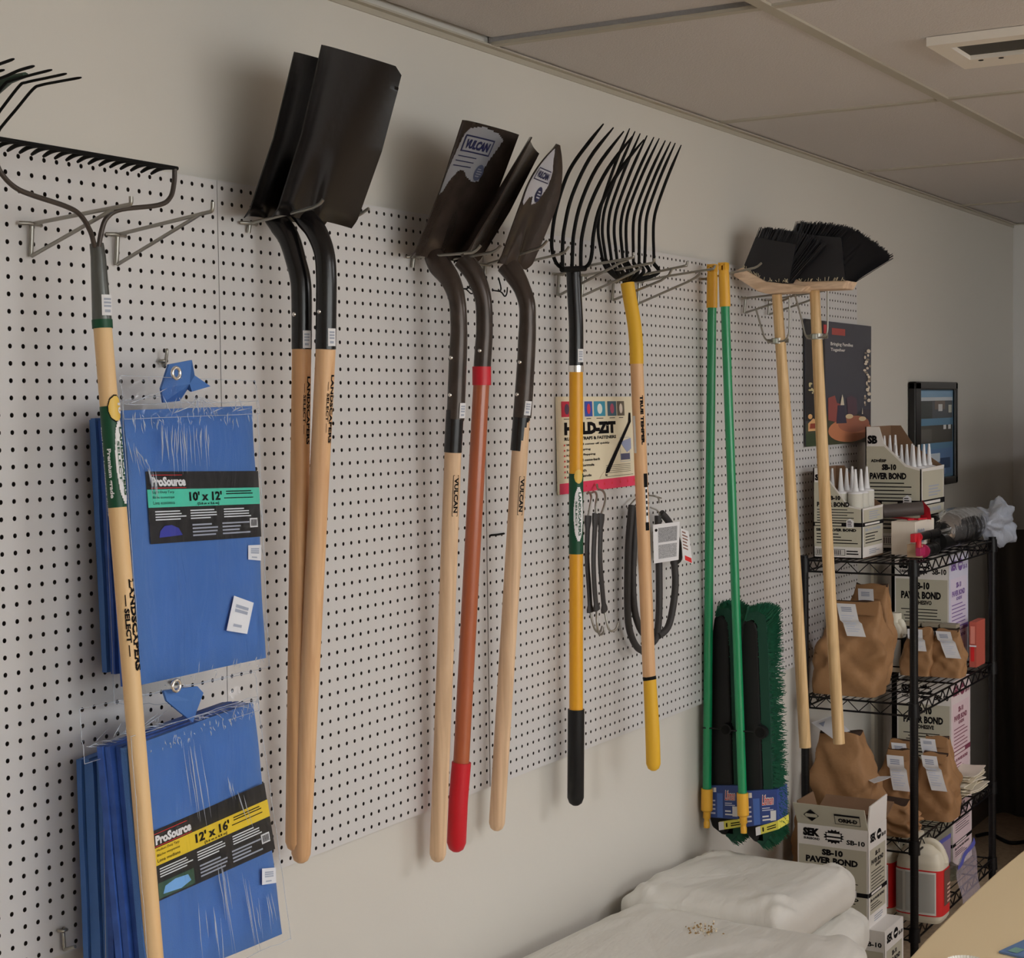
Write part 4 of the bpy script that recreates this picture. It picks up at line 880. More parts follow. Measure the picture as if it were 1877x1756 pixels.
mb.poly(fm,[(.5,.32),(.56,.32),(.545,.38),(.53,.41),(.515,.37)],PM('flame',(226,214,190)),0.0022)
mb.ell(fm,.64,.225,.06,.02,PM('bright',(214,190,150)),0.0022); mb.ell(fm,.85,.2,.06,.02,PM('bright',(214,190,150)),0.0022); mb.poly(fm,[(.84,.24),(.86,.24),(.85,.3)],PM('flame',(226,214,190)),0.0022)
mb.rect(fm,.86,.2,.13,.08,PM('planter',(52,46,52)),0.0018)
mb.poly(fm,[(.03,.12),(.18,.12),(.18,.2),(.1,.22),(.03,.18)],PM('glow',(206,160,110)),0.0014); mb.poly(fm,[(.05,.14),(.15,.14),(.15,.18),(.06,.18)],PM('glow2',(110,46,30)),0.0018)
mb.ell(fm,.06,.235,.03,.02,PM('glow',(206,160,110)),0.0014); mb.rect(fm,0,.0,.3,.1,PM('dark_green',(38,50,30)),0.0012)
rr=random.Random(4)
for k in range(26): mb.ell(fm,.88+rr.uniform(0,.09),.32+.48*k/26,rr.uniform(.012,.035),rr.uniform(.008,.018),PM('blossom' if k%3 else 'blossom2',(172,160,144) if k%3 else (110,98,84)),0.0009+0.0001*k,8)
for k in range(14): mb.ell(fm,.05+rr.uniform(0,.14),.42+rr.uniform(0,.14),rr.uniform(.01,.03),rr.uniform(.006,.014),PM('leaf_light',(160,150,112)),0.0009+0.0001*k,7)
mb.build('poster_picture',t)
q=[at(1672,702,-0.002),at(1750,698,-0.002),at(1752,888,-0.002),at(1681,893,-0.002)]
X0,X1,Z1,Z0=q[0].x,q[1].x,(q[0].z+q[1].z)/2,(q[2].z+q[3].z)/2
t=thing('picture_frame','tall black picture frame holding outdoor photographs, on the wall beyond the poster','picture frame',((X0+X1)/2,0.0,Z0))
mb=MB(); yf=-0.016; fw=0.032; zt=Z1; w5=0.0
mb.box((X0,yf,Z0),(X0+fw*2.2,0.014,zt),BLACK); mb.box((X1-fw,yf,Z0),(X1,0.014,zt),BLACK); mb.box((X0,yf,zt-fw),(X1,0.014,zt),BLACK); mb.box((X0,yf,Z0),(X1,0.014,Z0+fw),BLACK)
mb.build('frame',t,bevel=0.006)
fm=plane((X0+fw*2.2,yf+0.012,Z0+fw),(1,0,0),(0,0,1),(0,-1,0)); Wp=X1-X0-fw*3.2; Hp=zt-Z0-2*fw
mb=MB(); mb.rect(fm,0,0,Wp,Hp,mat('mount_blue',(70,104,128),0.3),0); 
def pr(u,v,w,h,c,o=0.0008): mb.rect(fm,u*Wp,v*Hp,w*Wp,h*Hp,mat('pic%s'%(c,),c,0.3),o)
pr(.02,.68,.96,.2,(58,62,68)); pr(.02,.88,.96,.04,(150,155,160)); pr(.02,.92,.96,.07,(96,126,150)); pr(.02,.68,.36,.19,(40,44,44),.0012); pr(.55,.76,.12,.08,(160,160,160),.0016); pr(.45,.78,.3,.1,(88,76,70),.0012); pr(.85,.74,.1,.09,(150,150,140),.0016)
pr(.02,.4,.96,.2,(56,54,50)); pr(.06,.42,.3,.14,(74,72,68),.0012); pr(.7,.55,.08,.05,(200,200,200),.0014); pr(.84,.55,.08,.05,(200,200,200),.0014)
pr(.02,.03,.96,.3,(70,96,130)); pr(.3,.18,.3,.1,(160,168,176),.0012); pr(.35,.03,.4,.12,(110,130,160),.0012); pr(.6,.1,.3,.12,(30,50,80),.0014)
mb.build('photograph',t)

# black twist ties left on the hooks
for lb,pts in (('black twist tie dangling from the hook between the square shovel necks',[(866,512,-.05),(858,528,-.05),(844,529,-.05),(854,530,-.05),(863,538,-.055),(868,535,-.055),(858,526,-.05)]),
               ('black twist tie dangling from the hook left of the pointed shovel neck',[(914,510,-.05),(918,532,-.05),(903,532,-.05),(918,535,-.05),(925,543,-.055),(929,538,-.055),(930,527,-.05)])):
    tag(MB().tube(smooth_path([at(*p) for p in pts],5),0.0016,BLKM,6).build('twist_tie'),lb,'tie','black twist ties on the hooks')
tag(MB().tube([at(900,981,-.004),at(912,980,-.006),at(924,978,-.004)],0.0022,BLKM,6).build('wire_staple'),'short black wire staple in the board, left of the pointed shovel handle','staple')
# ================================================================ WIRE RACK
FZ=-0.14
RX0,RX1,RY0,RY1=2.33,3.23,-0.03,-0.375
SH=[1.17,0.745,0.327,0.06]
t=thing('wire_rack','black wire shelving rack of four shelves against the wall, loaded with boxes, bags and jugs','shelving rack',(2.78,-0.2,FZ))
for x in (RX0,RX1):
    for y in (RY0,RY1):
        mb=MB(); mb.tube([(x,y,FZ),(x,y,1.185)],0.0125,RACK,16)
        for k in range(42): mb.tube([(x,y,FZ+0.06+k*0.0254*1.2),(x,y,FZ+0.062+k*0.0254*1.2)],0.0129,RACK,16)
        mb.build('post',t)
for z in SH:
    mb=MB(); 
    for dz in (0,-0.034):
        for y in (RY0,RY1): mb.tube([(RX0,y,z+dz),(RX1,y,z+dz)],0.0032,RACK,8)
        for x in (RX0,RX1): mb.tube([(x,RY0,z+dz),(x,RY1,z+dz)],0.0032,RACK,8)
    for y in (RY0,RY1):
        n=24; mb.tube([(lerp(RX0,RX1,k/n),y,z-0.001-0.032*(k%2)) for k in range(n+1)],0.0021,RACK,6)
    for x in (RX0,RX1):
        n=10; mb.tube([(x,lerp(RY0,RY1,k/n),z-0.001-0.032*(k%2)) for k in range(n+1)],0.0021,RACK,6)
    for k in range(1,14):
        y=lerp(RY0,RY1,k/14); mb.tube([(RX0,y,z+0.002),(RX1,y,z+0.002)],0.0018,RACK,6)
    for k in range(1,4): mb.tube([(lerp(RX0,RX1,k/4),RY0,z-0.003),(lerp(RX0,RX1,k/4),RY1,z-0.003)],0.003,RACK,6)
    sh=mb.build('wire_shelf',t)
    for x in (RX0,RX1):
        for y in (RY0,RY1): MB().tube([(x,y,z-0.036),(x,y,z+0.006)],[0.018,0.0155],RACK,16).build('post_sleeve',sh)
# ================================================================ ADHESIVE BOXES
def face_art(mb,fm,W,H,v0=0.0,flap=False,lang='ADHESIVE',ink=INK,bg=CARD,wh=CARDW,top=True,seed=1):
    """printed front of a tube box: fm in metres"""
    mb.rect(fm,0,0,W,H,wh,0.0003); hb=H*0.80 if top else H
    mb.rect(fm,W*.02,H*.13,W*.96,(H*.66 if top else H*.82),bg,0.0006)
    if top:
        mb.txt(fm,'SEK',W*.08,H*.88,W*.24,H*.085,ink,0.06); mb.txt(fm,'SUREBOND',W*.09,H*.845,W*.23,H*.025,ink,0.03)
        mb.star(fm,W*.52,H*.90,W*.15,H*.075,ink,0.0009); mb.rect(fm,W*.42,H*.905,W*.2,H*.028,wh,0.0012); mb.rect(fm,W*.42,H*.868,W*.2,H*.02,wh,0.0012)
        mb.txt(fm,'SB-10',W*.70,H*.835,W*.26,H*.05,ink,0.03)
    y=H*.70 if top else H*.84
    mb.txt(fm,'SB-10',W*.35,y,W*.3,H*.065,ink,0.05); mb.txt(fm,'PAVER BOND',W*.12,y-H*.085,W*.74,H*.068,ink,0.045); mb.txt(fm,lang,W*.33,y-H*.135,W*.36,H*.038,ink,0.04)
    rr=random.Random(seed)
    for i in range(6): mb.rect(fm,W*rr.uniform(.1,.24),y-H*.18-H*.028*i,W*rr.uniform(.55,.7),H*.008,ink,0.0009)
    mb.rect(fm,0,H*.315,W,H*.045,ink,0.0009); mb.rect(fm,W*.25,H*.325,W*.35,H*.022,bg,0.0012)
    mb.poly(fm,[(W*.72,H*.305),(W*.84,H*.305),(W*.84,H*.375),(W*.78,H*.4),(W*.72,H*.375)],WHITE,0.0012); mb.lines(fm,W*.735,H*.315,W*.1,H*.06,3,ink,0.0015,3)
    mb.txt(fm,'SB-10 PAVER BOND',W*.07,H*.265,W*.8,H*.032,ink,0.05)
    for i in range(5): mb.rect(fm,W*.08,H*.235-H*.02*i,W*rr.uniform(.4,.85),H*.008,ink,0.0009)
    mb.frame(fm,W*.06,H*.035,W*.5,H*.07,W*.008,ink); 
    for i in range(12): mb.rect(fm,W*(.08+.036*i),H*.045,W*.014,H*.05,ink,0.0009)
    mb.lines(fm,W*.62,H*.04,W*.3,H*.06,3,ink,0.0009,5)
def side_art(mb,fm,W,H,ink=INK,bg=CARD,wh=CARDW,top=True,seed=2):
    mb.rect(fm,0,0,W,H,wh,0.0003); mb.rect(fm,W*.08,H*.13,W*.84,(H*.66 if top else H*.82),bg,0.0006)
    if top:
        mb.txt(fm,'SEK',W*.1,H*.86,W*.3,H*.09,ink,0.05); mb.ell(fm,W*.58,H*.9,W*.12,H*.055,ink,0.0009); mb.rect(fm,W*.5,H*.89,W*.16,H*.02,wh,0.0012); mb.txt(fm,'SB-10',W*.72,H*.85,W*.22,H*.04,ink,0.03)
        y=H*.7
    else: y=H*.8
    mb.txt(fm,'SB-10',W*.36,y,W*.26,H*.05,ink,0.04); mb.txt(fm,'PAVER BOND',W*.15,y-H*.07,W*.66,H*.05,ink,0.04); mb.txt(fm,'ADHESIVE',W*.36,y-H*.11,W*.3,H*.03,ink,0.03)
    for i in range(6): mb.rect(fm,W*.14,y-H*.15-H*.033*i,W*(.7 if i%3 else .55),H*.009,ink,0.0009)
    mb.rect(fm,0,H*.315,W,H*.045,ink,0.0009); mb.rect(fm,W*.15,H*.325,W*.55,H*.024,wh,0.0012)
    mb.txt(fm,'SB-10 PAVER BOND',W*.1,H*.255,W*.75,H*.03,ink,0.04)
    for i in range(3): mb.rect(fm,W*.12,H*.22-H*.025*i,W*(.4+.1*i),H*.009,ink,0.0009)
    mb.lines(fm,W*.3,H*.03,W*.5,H*.07,3,GREYTX,0.0009,6)
def frames(P,yaw):
    """P: near-left bottom corner (wall side, shop-front side). face map looks toward -X, side map looks toward -Y"""
    a=math.radians(yaw); ux=Vector((math.cos(a),math.sin(a),0)); uy=Vector((math.sin(a),-math.cos(a),0)); return Vector(P),ux,uy
def adhesive_box(label,P,W,D,H,yaw=0,lang='ADHESIVE',ink=INK,side_ink=None,sbg=CARD,swh=CARDW,group='printed paver adhesive boxes',top=True):
    P,ux,uy=frames(P,yaw); t=thing('adhesive_box',label,'box',P,group)
    mb=MB(); mb.obox(P,ux*D,uy*W,(0,0,H),CARDW); mb.build('carton',t,bevel=0.0015,seg=1)
    mb=MB(); face_art(mb,plane(P-ux*0.0006,uy,(0,0,1),-ux),W,H,lang=lang,ink=ink,top=top); mb.build('front_print',t)
    mb=MB(); side_art(mb,plane(P+uy*(W+0.0006),ux,(0,0,1),uy),D,H,ink=side_ink or ink,bg=sbg,wh=swh,top=top); mb.build('side_print',t)
    return t
def cartridge(label,P,z0,h=0.205,tip=0.07,lean=(0,0)):
    t=thing('sealant_cartridge',label,'adhesive tube',(P[0],P[1],z0),'adhesive tubes standing in the cut-open boxes')
    c=Vector((P[0],P[1],z0)); l=Vector((lean[0],lean[1],0))
    mb=MB(); mb.tube([c,c+Vector((0,0,h))],0.0235,mat('tube_grey_print',(150,148,140),0.5),20); mb.tube([c+Vector((0,0,h)),c+Vector((0,0,h+.004)),c+Vector((0,0,h+.008))],[0.0235,0.022,0.009],WHITE,20); mb.build('tube_body',t)
    n=c+Vector((0,0,h+.006)); MB().tube([n,n+Vector((0,0,.008)),n+Vector((0,0,.01)),n+Vector((0,0,tip))+l],[0.010,0.010,0.0085,0.0032],mat('nozzle_white',(206,206,208),0.35),14).build('nozzle',t)
    return t
def cut_box(label,P,W,D,H,Hlow,tubes,lang,yaw=0,tag_name='cartridge'):
    """display box whose near right corner is cut away; low rim at the corner, full height at the wall side and back"""
    P,ux,uy=frames(P,yaw); t=thing('adhesive_box',label,'box',P,'printed paver adhesive boxes'); Z=Vector((0,0,1)); th=0.004
    mb=MB()
    front=[P,P+uy*W,P+uy*W+Z*Hlow,P+uy*W*.72+Z*Hlow*1.06,P+uy*W*.34+Z*H*.86,P+uy*W*.25+Z*H,P+Z*H]
    mb.prism(front,ux*th,CARDW)
    R=P+uy*(W-th); mb.prism([R,R+ux*D,R+ux*D+Z*Hlow*1.02,R+Z*Hlow],uy*th,CARDW)
    mb.prism([P,P+ux*D,P+ux*D+Z*H,P+Z*H],uy*th,CARDB); B=P+ux*(D-th); mb.prism([B,B+uy*W,B+uy*W+Z*Hlow*1.0,B+uy*W*.45+Z*lerp(Hlow,H,.5),B+uy*W*.2+Z*H,B+Z*H],ux*th,CARDB)
    mb.obox(P,ux*D,uy*W,Z*th,CARDB); mb.build('carton',t)
    fm=plane(P-ux*0.0006,uy,(0,0,1),-ux); mb=MB(); ink=INK
    mb.poly(fm,[(W*.02,H*.13),(W*.98,H*.13),(W*.98,Hlow*.98),(W*.72,Hlow*1.03),(W*.34,H*.84),(W*.02,H*.84)],CARD,0.0004)
    mb.txt(fm,'SB-10',W*.3,H*.645,W*.26,H*.05,ink,0.05); mb.txt(fm,'PAVER BOND',W*.08,H*.57,W*.66,H*.055,ink,0.045)
    if lang: mb.txt(fm,lang,W*.1,H*.71,W*.28,H*.03,ink,0.04)
    mb.txt(fm,'SB',W*.04,H*.86,W*.18,H*.07,ink,0.05)
    for i in range(5): mb.rect(fm,W*.08,H*(.535-.03*i),W*(.75 if i%2 else .62),H*.009,ink,0.0008)
    mb.rect(fm,0,H*.355,W,H*.045,ink,0.0008); mb.rect(fm,W*.3,H*.365,W*.28,H*.022,CARD,0.0011); mb.rect(fm,W*.04,H*.365,W*.12,H*.022,CARD,0.0011)
    mb.poly(fm,[(W*.68,H*.345),(W*.83,H*.345),(W*.83,H*.42),(W*.755,H*.445),(W*.68,H*.42)],WHITE,0.0011); mb.lines(fm,W*.70,H*.355,W*.11,H*.07,4,ink,0.0014,3)
    mb.txt(fm,'SB-10 PAVER BOND',W*.06,H*.30,W*.82,H*.033,ink,0.05)
    for i in range(4): mb.rect(fm,W*.07,H*(.265-.033*i),W*(.45,.5,.72,.84)[i],H*.011,ink,0.0008)
    mb.frame(fm,W*.05,H*.035,W*.6,H*.07,W*.008,ink)
    for i in range(14): mb.rect(fm,W*(.08+.036*i),H*.045,W*.014,H*.05,ink,0.0009)
    mb.lines(fm,W*.68,H*.04,W*.27,H*.06,2,ink,0.0009,5); mb.build('front_print',t)
    fm=plane(P+uy*(W+0.0006),ux,(0,0,1),uy); mb=MB(); mb.rect(fm,D*.05,H*.13,D*.9,Hlow*.97-H*.13,CARD,0.0004)
    mb.lines(fm,D*.3,H*.42,D*.6,H*.1,4,GREYTX,0.0008,7); mb.rect(fm,0,H*.355,D,H*.045,ink,0.0008); mb.rect(fm,D*.1,H*.365,D*.7,H*.022,CARDW,0.0011)
    mb.txt(fm,'SB-10 PAVER',D*.1,H*.30,D*.75,H*.033,GREYTX,0.04)
    for i in range(4): mb.rect(fm,D*.12,H*(.265-.033*i),D*(.6,.45,.45,.8)[i],H*.011,ink,0.0008)
    mb.lines(fm,D*.3,H*.04,D*.5,H*.06,3,GREYTX,0.0008,8); mb.build('side_print',t)
    return t
z0=SH[0]+0.005
cut_box('small cut-open adhesive box at the near end of the top shelf, white nozzles sticking out',(2.37,-0.045,z0),0.158,0.20,0.28,0.155,None,None)
for i,(a,b,tp) in enumerate(((.03,.032,.07),(.03,.079,.072),(.03,.126,.07),(.083,.032,.07),(.083,.079,.07),(.083,.126,.068),(.136,.126,.07),(.136,.079,.07))):
    cartridge(('near row, wall-side','near row, middle','near row, room-side','second row, wall-side','second row, middle','second row, room-side','third row, room-side','third row, middle')[i]+' white-tipped tube in the small cut-open box on the top shelf',(2.37+a,-0.045-b),z0+0.004,0.200 if a>.1 else 0.196,tp)
cut_box('larger cut-open adhesive box further back on the top shelf, diagonal row of white nozzles',(2.75,-0.085,z0),0.186,0.26,0.40,0.262,None,'ADHÉSIF')
k=0; dn=['near','second','third','farthest']
for a in range(4):
    for b in range(3):
        hz=0.262+(0.03 if b==0 else 0.0)
        cartridge('%s row, %s white-tipped tube in the larger cut-open box on the top shelf'%(dn[a],('wall-side','middle','room-side')[b]),(2.75+.034+.058*a,-0.085-.034-.058*b),z0+0.004+hz-0.21,0.205,0.072)
# boxes standing on the lower shelves at the far end
PI1=mat('purple_ink',(92,70,120),0.6); MI=mat('maroon_ink',(96,44,60),0.6); SBG=mat('card_lilac',(170,162,176),0.7); SBP=mat('card_rose',(176,156,160),0.7)
adhesive_box('adhesive box at the far end of the second shelf, side print bluish',(2.985,-0.108,SH[1]+.005),0.185,0.235,0.385,lang='ADHESIVO',side_ink=PI1,sbg=SBG,swh=mat('card_lavender_white',(190,188,204),0.65))
adhesive_box('adhesive box at the far end of the third shelf, side print maroon',(2.985,-0.115,SH[2]+.005),0.185,0.235,0.375,side_ink=MI,sbg=SBP,swh=CARDP)
adhesive_box('adhesive box low on the bottom shelf behind the zipper bag, side print maroon',(2.985,-0.12,SH[3]+.005),0.185,0.235,0.255,side_ink=INK,sbg=SBP,swh=CARDP,top=False)
# floor stack
P=(1.985,-0.125,-0.138)
adhesive_box('closed adhesive box on the floor under the open one, only its upper part in view',(2.0,-0.185,FZ+0.001),0.205,0.17,0.288,yaw=0,lang='ADHESIVO')
P,ux,uy=frames((2.0,-0.13,FZ+0.289),0); W,D,H=0.212,0.165,0.285; Z=Vector((0,0,1)); th=0.004
t=thing('adhesive_box','empty adhesive box with open flaps on top of another, beside the white sacks','box',P,'printed paver adhesive boxes')
mb=MB()
mb.prism([P,P+uy*W,P+uy*W+Z*H,P+Z*H],ux*th,CARDW); mb.prism([P+ux*(D-th),P+ux*(D-th)+uy*W,P+ux*(D-th)+uy*W+Z*H,P+ux*(D-th)+Z*H],ux*th,CARDB)
mb.prism([P,P+ux*D,P+ux*D+Z*H,P+Z*H],uy*th,CARDB); R=P+uy*(W-th); mb.prism([R,R+ux*D,R+ux*D+Z*H,R+Z*H],uy*th,CARDW); mb.obox(P,ux*D,uy*W,Z*th,CARDB); mb.build('carton',t)
mb=MB(); face_art(mb,plane(P-ux*0.0006,uy,(0,0,1),-ux),W,H,lang='ADHESIVE'); mb.build('front_print',t)
mb=MB(); side_art(mb,plane(P+uy*(W+0.0006),ux,(0,0,1),uy),D,H); mb.build('side_print',t)
T_=P+Z*H
d1=(-ux*0.35+Z*0.94).normalized()*0.068; mb=MB(); mb.prism([T_,T_+uy*W,T_+uy*W*.985+d1,T_-uy*W*.03+d1],ux*th,CARD)
fm=plane(T_+d1*0.0-ux*0.001,uy,d1); 
if fm(0,0,1).x>T_.x: fm=plane(T_-ux*0.001,uy,d1,-(uy.cross(d1)))
mb.poly(fm,[(W*.22,.012),(W*.33,.032),(W*.22,.052),(W*.11,.032)],INK,0.001); mb.poly(fm,[(W*.15,.026),(W*.29,.026),(W*.315,.032),(W*.29,.038),(W*.15,.038),(W*.125,.032)],CARD,0.0015)
mb.frame(fm,W*.55,.012,W*.36,.034,.0015,INK); mb.rect(fm,W*.55,.040,W*.36,.006,INK,0.0012); mb.txt(fm,'ORM-D',W*.60,.019,W*.27,.014,INK,0.04,o=0.0014)
mb.build('front_flap',t)
mb=MB(); R=T_+uy*W; mb.prism([R,R+ux*D,R+ux*D*.95+Z*0.075+uy*.006,R+ux*.004+Z*0.07+uy*.006],-uy*th,CARDW); mb.build('side_flap',t)
mb=MB(); B=T_+ux*D; mb.prism([B,B+uy*W,B+uy*W+ux*.075+Z*.03,B+ux*.075+Z*.03],Z*th,CARDB); mb.prism([T_,T_+ux*D,T_+ux*D*.9-uy*.01+Z*.06,T_+ux*.02-uy*.01+Z*.06],uy*th,CARDB); mb.build('back_flap',t)
# white carton of caulking guns
CW2=mat('carton_cream_white',(196,186,174),0.65)
P,ux,uy=frames((2.56,-0.232,z0),0)
t=thing('tool_carton','white carton behind the small cut-open box, with printed text and red trigger gun on top','box',P)
mb=MB(); mb.obox(P,ux*0.20,uy*0.078,(0,0,0.105),CW2); mb.build('carton',t,bevel=0.0015,seg=1)
fm=plane(P+uy*0.0786,ux,(0,0,1),uy); mb=MB(); mb.txt(fm,'Made in',.02,.07,.07,.012,GREYTX,0.04); mb.lines(fm,.02,.02,.07,.04,3,GREYTX,0.0006); mb.poly(fm,[(.02,.055),(.04,.065),(.042,.062),(.023,.052)],INK,0.0008); mb.build('side_print',t)
# caulking guns
GB=mat('gun_barrel_black',(12,12,12),0.35,spec=0.4); RG=mat('gun_red_metal',(150,24,36),0.35); MG=mat('gun_magenta_metal',(130,30,66),0.35)
def caulk_gun(label,c,L,yaw,col,hand=True,r=0.024):
    t=thing('caulking_gun',label,'caulking gun',c,'red and black caulking guns on the top shelf'); c=Vector(c); a=math.radians(yaw); d=Vector((math.cos(a),math.sin(a),0)); s=Vector((math.sin(a),-math.cos(a),0)); Z=Vector((0,0,1))
    mb=MB(); mb.tube([c,c+d*L],r,GB,20); mb.tube([c+d*L*0.5,c+d*L*0.515],r*1.05,GB,20); mb.tube([c+d*(L-0.012),c+d*L],r*1.07,GB,20); mb.build('barrel',t)
    mb=MB(); mb.tube([c-d*0.004,c+d*0.008],r*1.08,col,20); mb.obox(c-d*0.05-s*0.008-Z*0.012,d*0.05,s*0.016,Z*0.026,col); mb.build('end_cap',t,bevel=0.002)
    if not hand: return
    # curved grip rising to the barrel, seen from the shop side, with trigger and ladder
    mb=MB(); hd=smooth_path([c+d*0.002+Z*0.006,c-d*0.016+Z*0.004+s*.006,c-d*0.03-Z*0.014+s*.012,c-d*0.038-Z*0.045+s*.014],5); mb.tube(hd,[0.0075]*8+[0.009]*(len(hd)-8),col,12,flat=0.8); mb.build('handle',t)
    mb=MB(); hd=smooth_path([c-d*0.004-Z*.012+s*.006,c-d*0.012-Z*.03+s*.010,c-d*0.018-Z*.046+s*.014],5); mb.tube(hd,0.0045,col,10); mb.build('trigger',t)
gA=at(1716,937,-0.31); gB=at(1818,945,-0.31)
caulk_gun('black caulking gun in the clear plastic bag, the upper one against the wall side',(gA.x,-0.300,z0+0.084),0.44,0,GB,False,0.026)
caulk_gun('black caulking gun in the clear plastic bag, the lower one at the shelf edge',(2.72,-0.335,z0+0.031),0.42,0,GB,False,0.027)
caulk_gun('black caulking gun at the shelf edge, its red handle toward the shop',(2.50,-0.335,z0+0.062),0.21,0,RG,True,0.013)
caulk_gun('caulking gun with magenta frame lying at the shelf edge',(2.50,-0.352,z0+0.020),0.12,0,MG,False,0.019)
mb=MB(); c=Vector((2.66,-0.24,z0+0.130)); t=thing('caulking_gun','dark caulking gun with red end plate on top of the white carton','caulking gun',c,'red and black caulking guns on the top shelf')
MB().tube([c+Vector((-.02,.06,.0)),c+Vector((.03,-.055,.01))],0.022,mat('gun_barrel_grey',(62,56,54),0.4),20).build('barrel',t)
mb=MB(); mb.prism([c+Vector((.035,-.045,-.025)),c+Vector((.02,-.085,-.025)),c+Vector((.02,-.08,.01)),c+Vector((.032,-.052,.035))],(0.012,0.004,0),RG); mb.tube([c+Vector((-.03,-.06,-.022)),c+Vector((.02,.05,-.020))],0.0035,RG,8); mb.tube([c+Vector((-.05,-.03,-.022)),c+Vector((.03,-.07,-.022))],0.003,RG,8); mb.build('frame',t)
MB().box((2.49,-0.352,z0),(2.53,-0.305,z0+0.04),mat('tan_label_card',(150,130,104),0.6)).build('stray_card') and None
o=bpy.data.objects['stray_card']; tag(o,'small tan card tucked behind the red caulking gun handle','card')
t=thing('plastic_bag','crumpled clear plastic bag knotted around the caulking guns, hanging past the shelf end','plastic bag',(3.1,-0.34,z0))
def blob(c,sx,sy,sz,seed,am=0.16,ta=0.0):
    rr=random.Random(seed); ph=[rr.uniform(0,6) for _ in range(8)]
    def f(u,v):
        a=PI*u; b=2*PI*v; q=1+am*(math.sin(3*b+ph[0]+2*a)*0.5+math.sin(5*b+4*a+ph[1])*0.35+math.sin(9*b-3*a+ph[2])*0.25)
        x=-math.cos(a); k=math.sin(a)**0.6*q*(1-ta*x)
        return Vector(c)+Vector((x*sx,math.cos(b)*k*sy,math.sin(b)*k*sz))
    return f
MB().grid(blob((3.0,-0.325,z0+0.062),0.24,0.066,0.064,3,0.05),30,40,FILM).build('bag_body',t)
MB().grid(blob((3.30,-0.355,z0+0.055),0.11,0.055,0.06,5,0.45,-0.55),34,48,FILMW).build('gathered_end',t)
# ================================================================ PAPER BAGS
def paper_bag(label,c,w,d,h,yaw,lean=(0.0,0.0),seed=1,lab=None,crush=0.011,group='brown paper bags with white stapled labels',topd=0.12,fold=True,tt=0.3):
    """c: middle of the base. w across the room-facing side, d the other way. tapers to a folded top edge running along w"""
    rr=random.Random(seed); ph=[rr.uniform(0,6.28) for _ in range(10)]; a=math.radians(yaw)
    ux=Vector((math.cos(a),math.sin(a),0)); uy=Vector((math.sin(a),-math.cos(a),0)); C=Vector(c)
    t=thing('paper_bag',label,'paper bag',C,group)
    def f(u,v,o=0.0):
        # u round the bag 0..1, v upward 0..1
        s=(u*4)%4; e=s-int(s); k=int(s)
        if k==0: x,y=-1+2*e,1
        elif k==1: x,y=1,1-2*e
        elif k==2: x,y=1-2*e,-1
        else: x,y=-1,-1+2*e
        r_=1/(abs(x)**7+abs(y)**7)**(1/7); x*=r_; y*=r_
        tp=max(0,(v-0.45)/0.55); dd=d/2*(1-(1-topd)*tp**1.1); ww=w/2*(1-tt*tp)*(1+0.05*math.sin(PI*min(v*1.3,1)))
        if abs(x)>0.9: y*=1.0-0.25*tp*0
        n=crush*(math.sin(9*v+ph[0]+5*u*6.28)*0.6+abs(math.sin(6*v+ph[1]+2*6.28*u))*0.9+math.sin(17*v-3*6.28*u+ph[2])*0.5-abs(math.sin(8*v+5*math.sin(6.28*u+ph[5])+ph[6]))*1.1+abs(math.sin(11*v+4*6.28*u+ph[3]))*0.7)*math.sin(PI*min(1,v*1.05+0.03))
        P=C+uy*(x*ww)+ux*(-y*dd)+Vector((lean[0]*v*h,lean[1]*v*h,v*h+ (0.006*math.sin(3*6.28*u+ph[4]) if v>0.9 else 0)))
        return P+(uy*x+ux*(-y)).normalized()*(n+o)
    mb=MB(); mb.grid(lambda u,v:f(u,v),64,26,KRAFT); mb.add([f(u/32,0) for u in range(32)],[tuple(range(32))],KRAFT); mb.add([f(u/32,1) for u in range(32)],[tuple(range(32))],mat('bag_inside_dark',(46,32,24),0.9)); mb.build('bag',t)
    if fold:
        T_=C+Vector((lean[0]*h,lean[1]*h,h)); k_=1-tt; q=[T_-uy*w*.47*k_-ux*(d*topd*.5+.004),T_+uy*w*.47*k_-ux*(d*topd*.5+.004),T_+uy*w*.44*k_-ux*(d*.5*topd+.026)+Vector((0,0,-h*.13)),T_-uy*w*.46*k_-ux*(d*.5*topd+.024)+Vector((0,0,-h*.12))]
        MB().prism(q,ux*0.0015+Vector((0,0,.001)),KRAFT).build('folded_top',t)
    if lab:
        v0,v1,wl,tilt,off=lab; T_=C+Vector((lean[0]*h,lean[1]*h,h))
        def g(u,v,o=0.0):   # v 0 top .. 1 bottom down the front
            vv=lerp(v0,v1,v); tp=max(0,(vv-0.45)/0.55); x=(off+tilt*v+(u-0.5)*wl)
            P=C+uy*x+Vector((lean[0]*vv*h,lean[1]*vv*h,vv*h)); dd=d/2*(1-(1-topd)*tp**1.1)
            return P-ux*(dd+crush*2.4+0.006+(0.02 if fold and vv>0.8 else 0.0)+0.006*math.sin(PI*v)+o)
        mb=MB(); mb.grid(lambda u,v:g(u,v),3,10,WHITE,True); mb.grid(lambda u,v:g(u,v,-0.001),3,10,WHITE,True)
        LP=mat('label_text_grey',(150,154,166),0.7); LD=mat('label_text_dark',(112,116,132),0.7)
        for k in range(3): mb.rect(lambda u,v,o=0.0:g(u,v,o),.2,.1+.05*k,.55,.028,LD,0.0012)
        for k in range(8): mb.rect(lambda u,v,o=0.0:g(u,v,o),.12,.34+.07*k,.7-.12*(k%3),.022,LP,0.0012)
        mb.build('label',t)
    return t
s1,s2=SH[1]+.005,SH[2]+.005
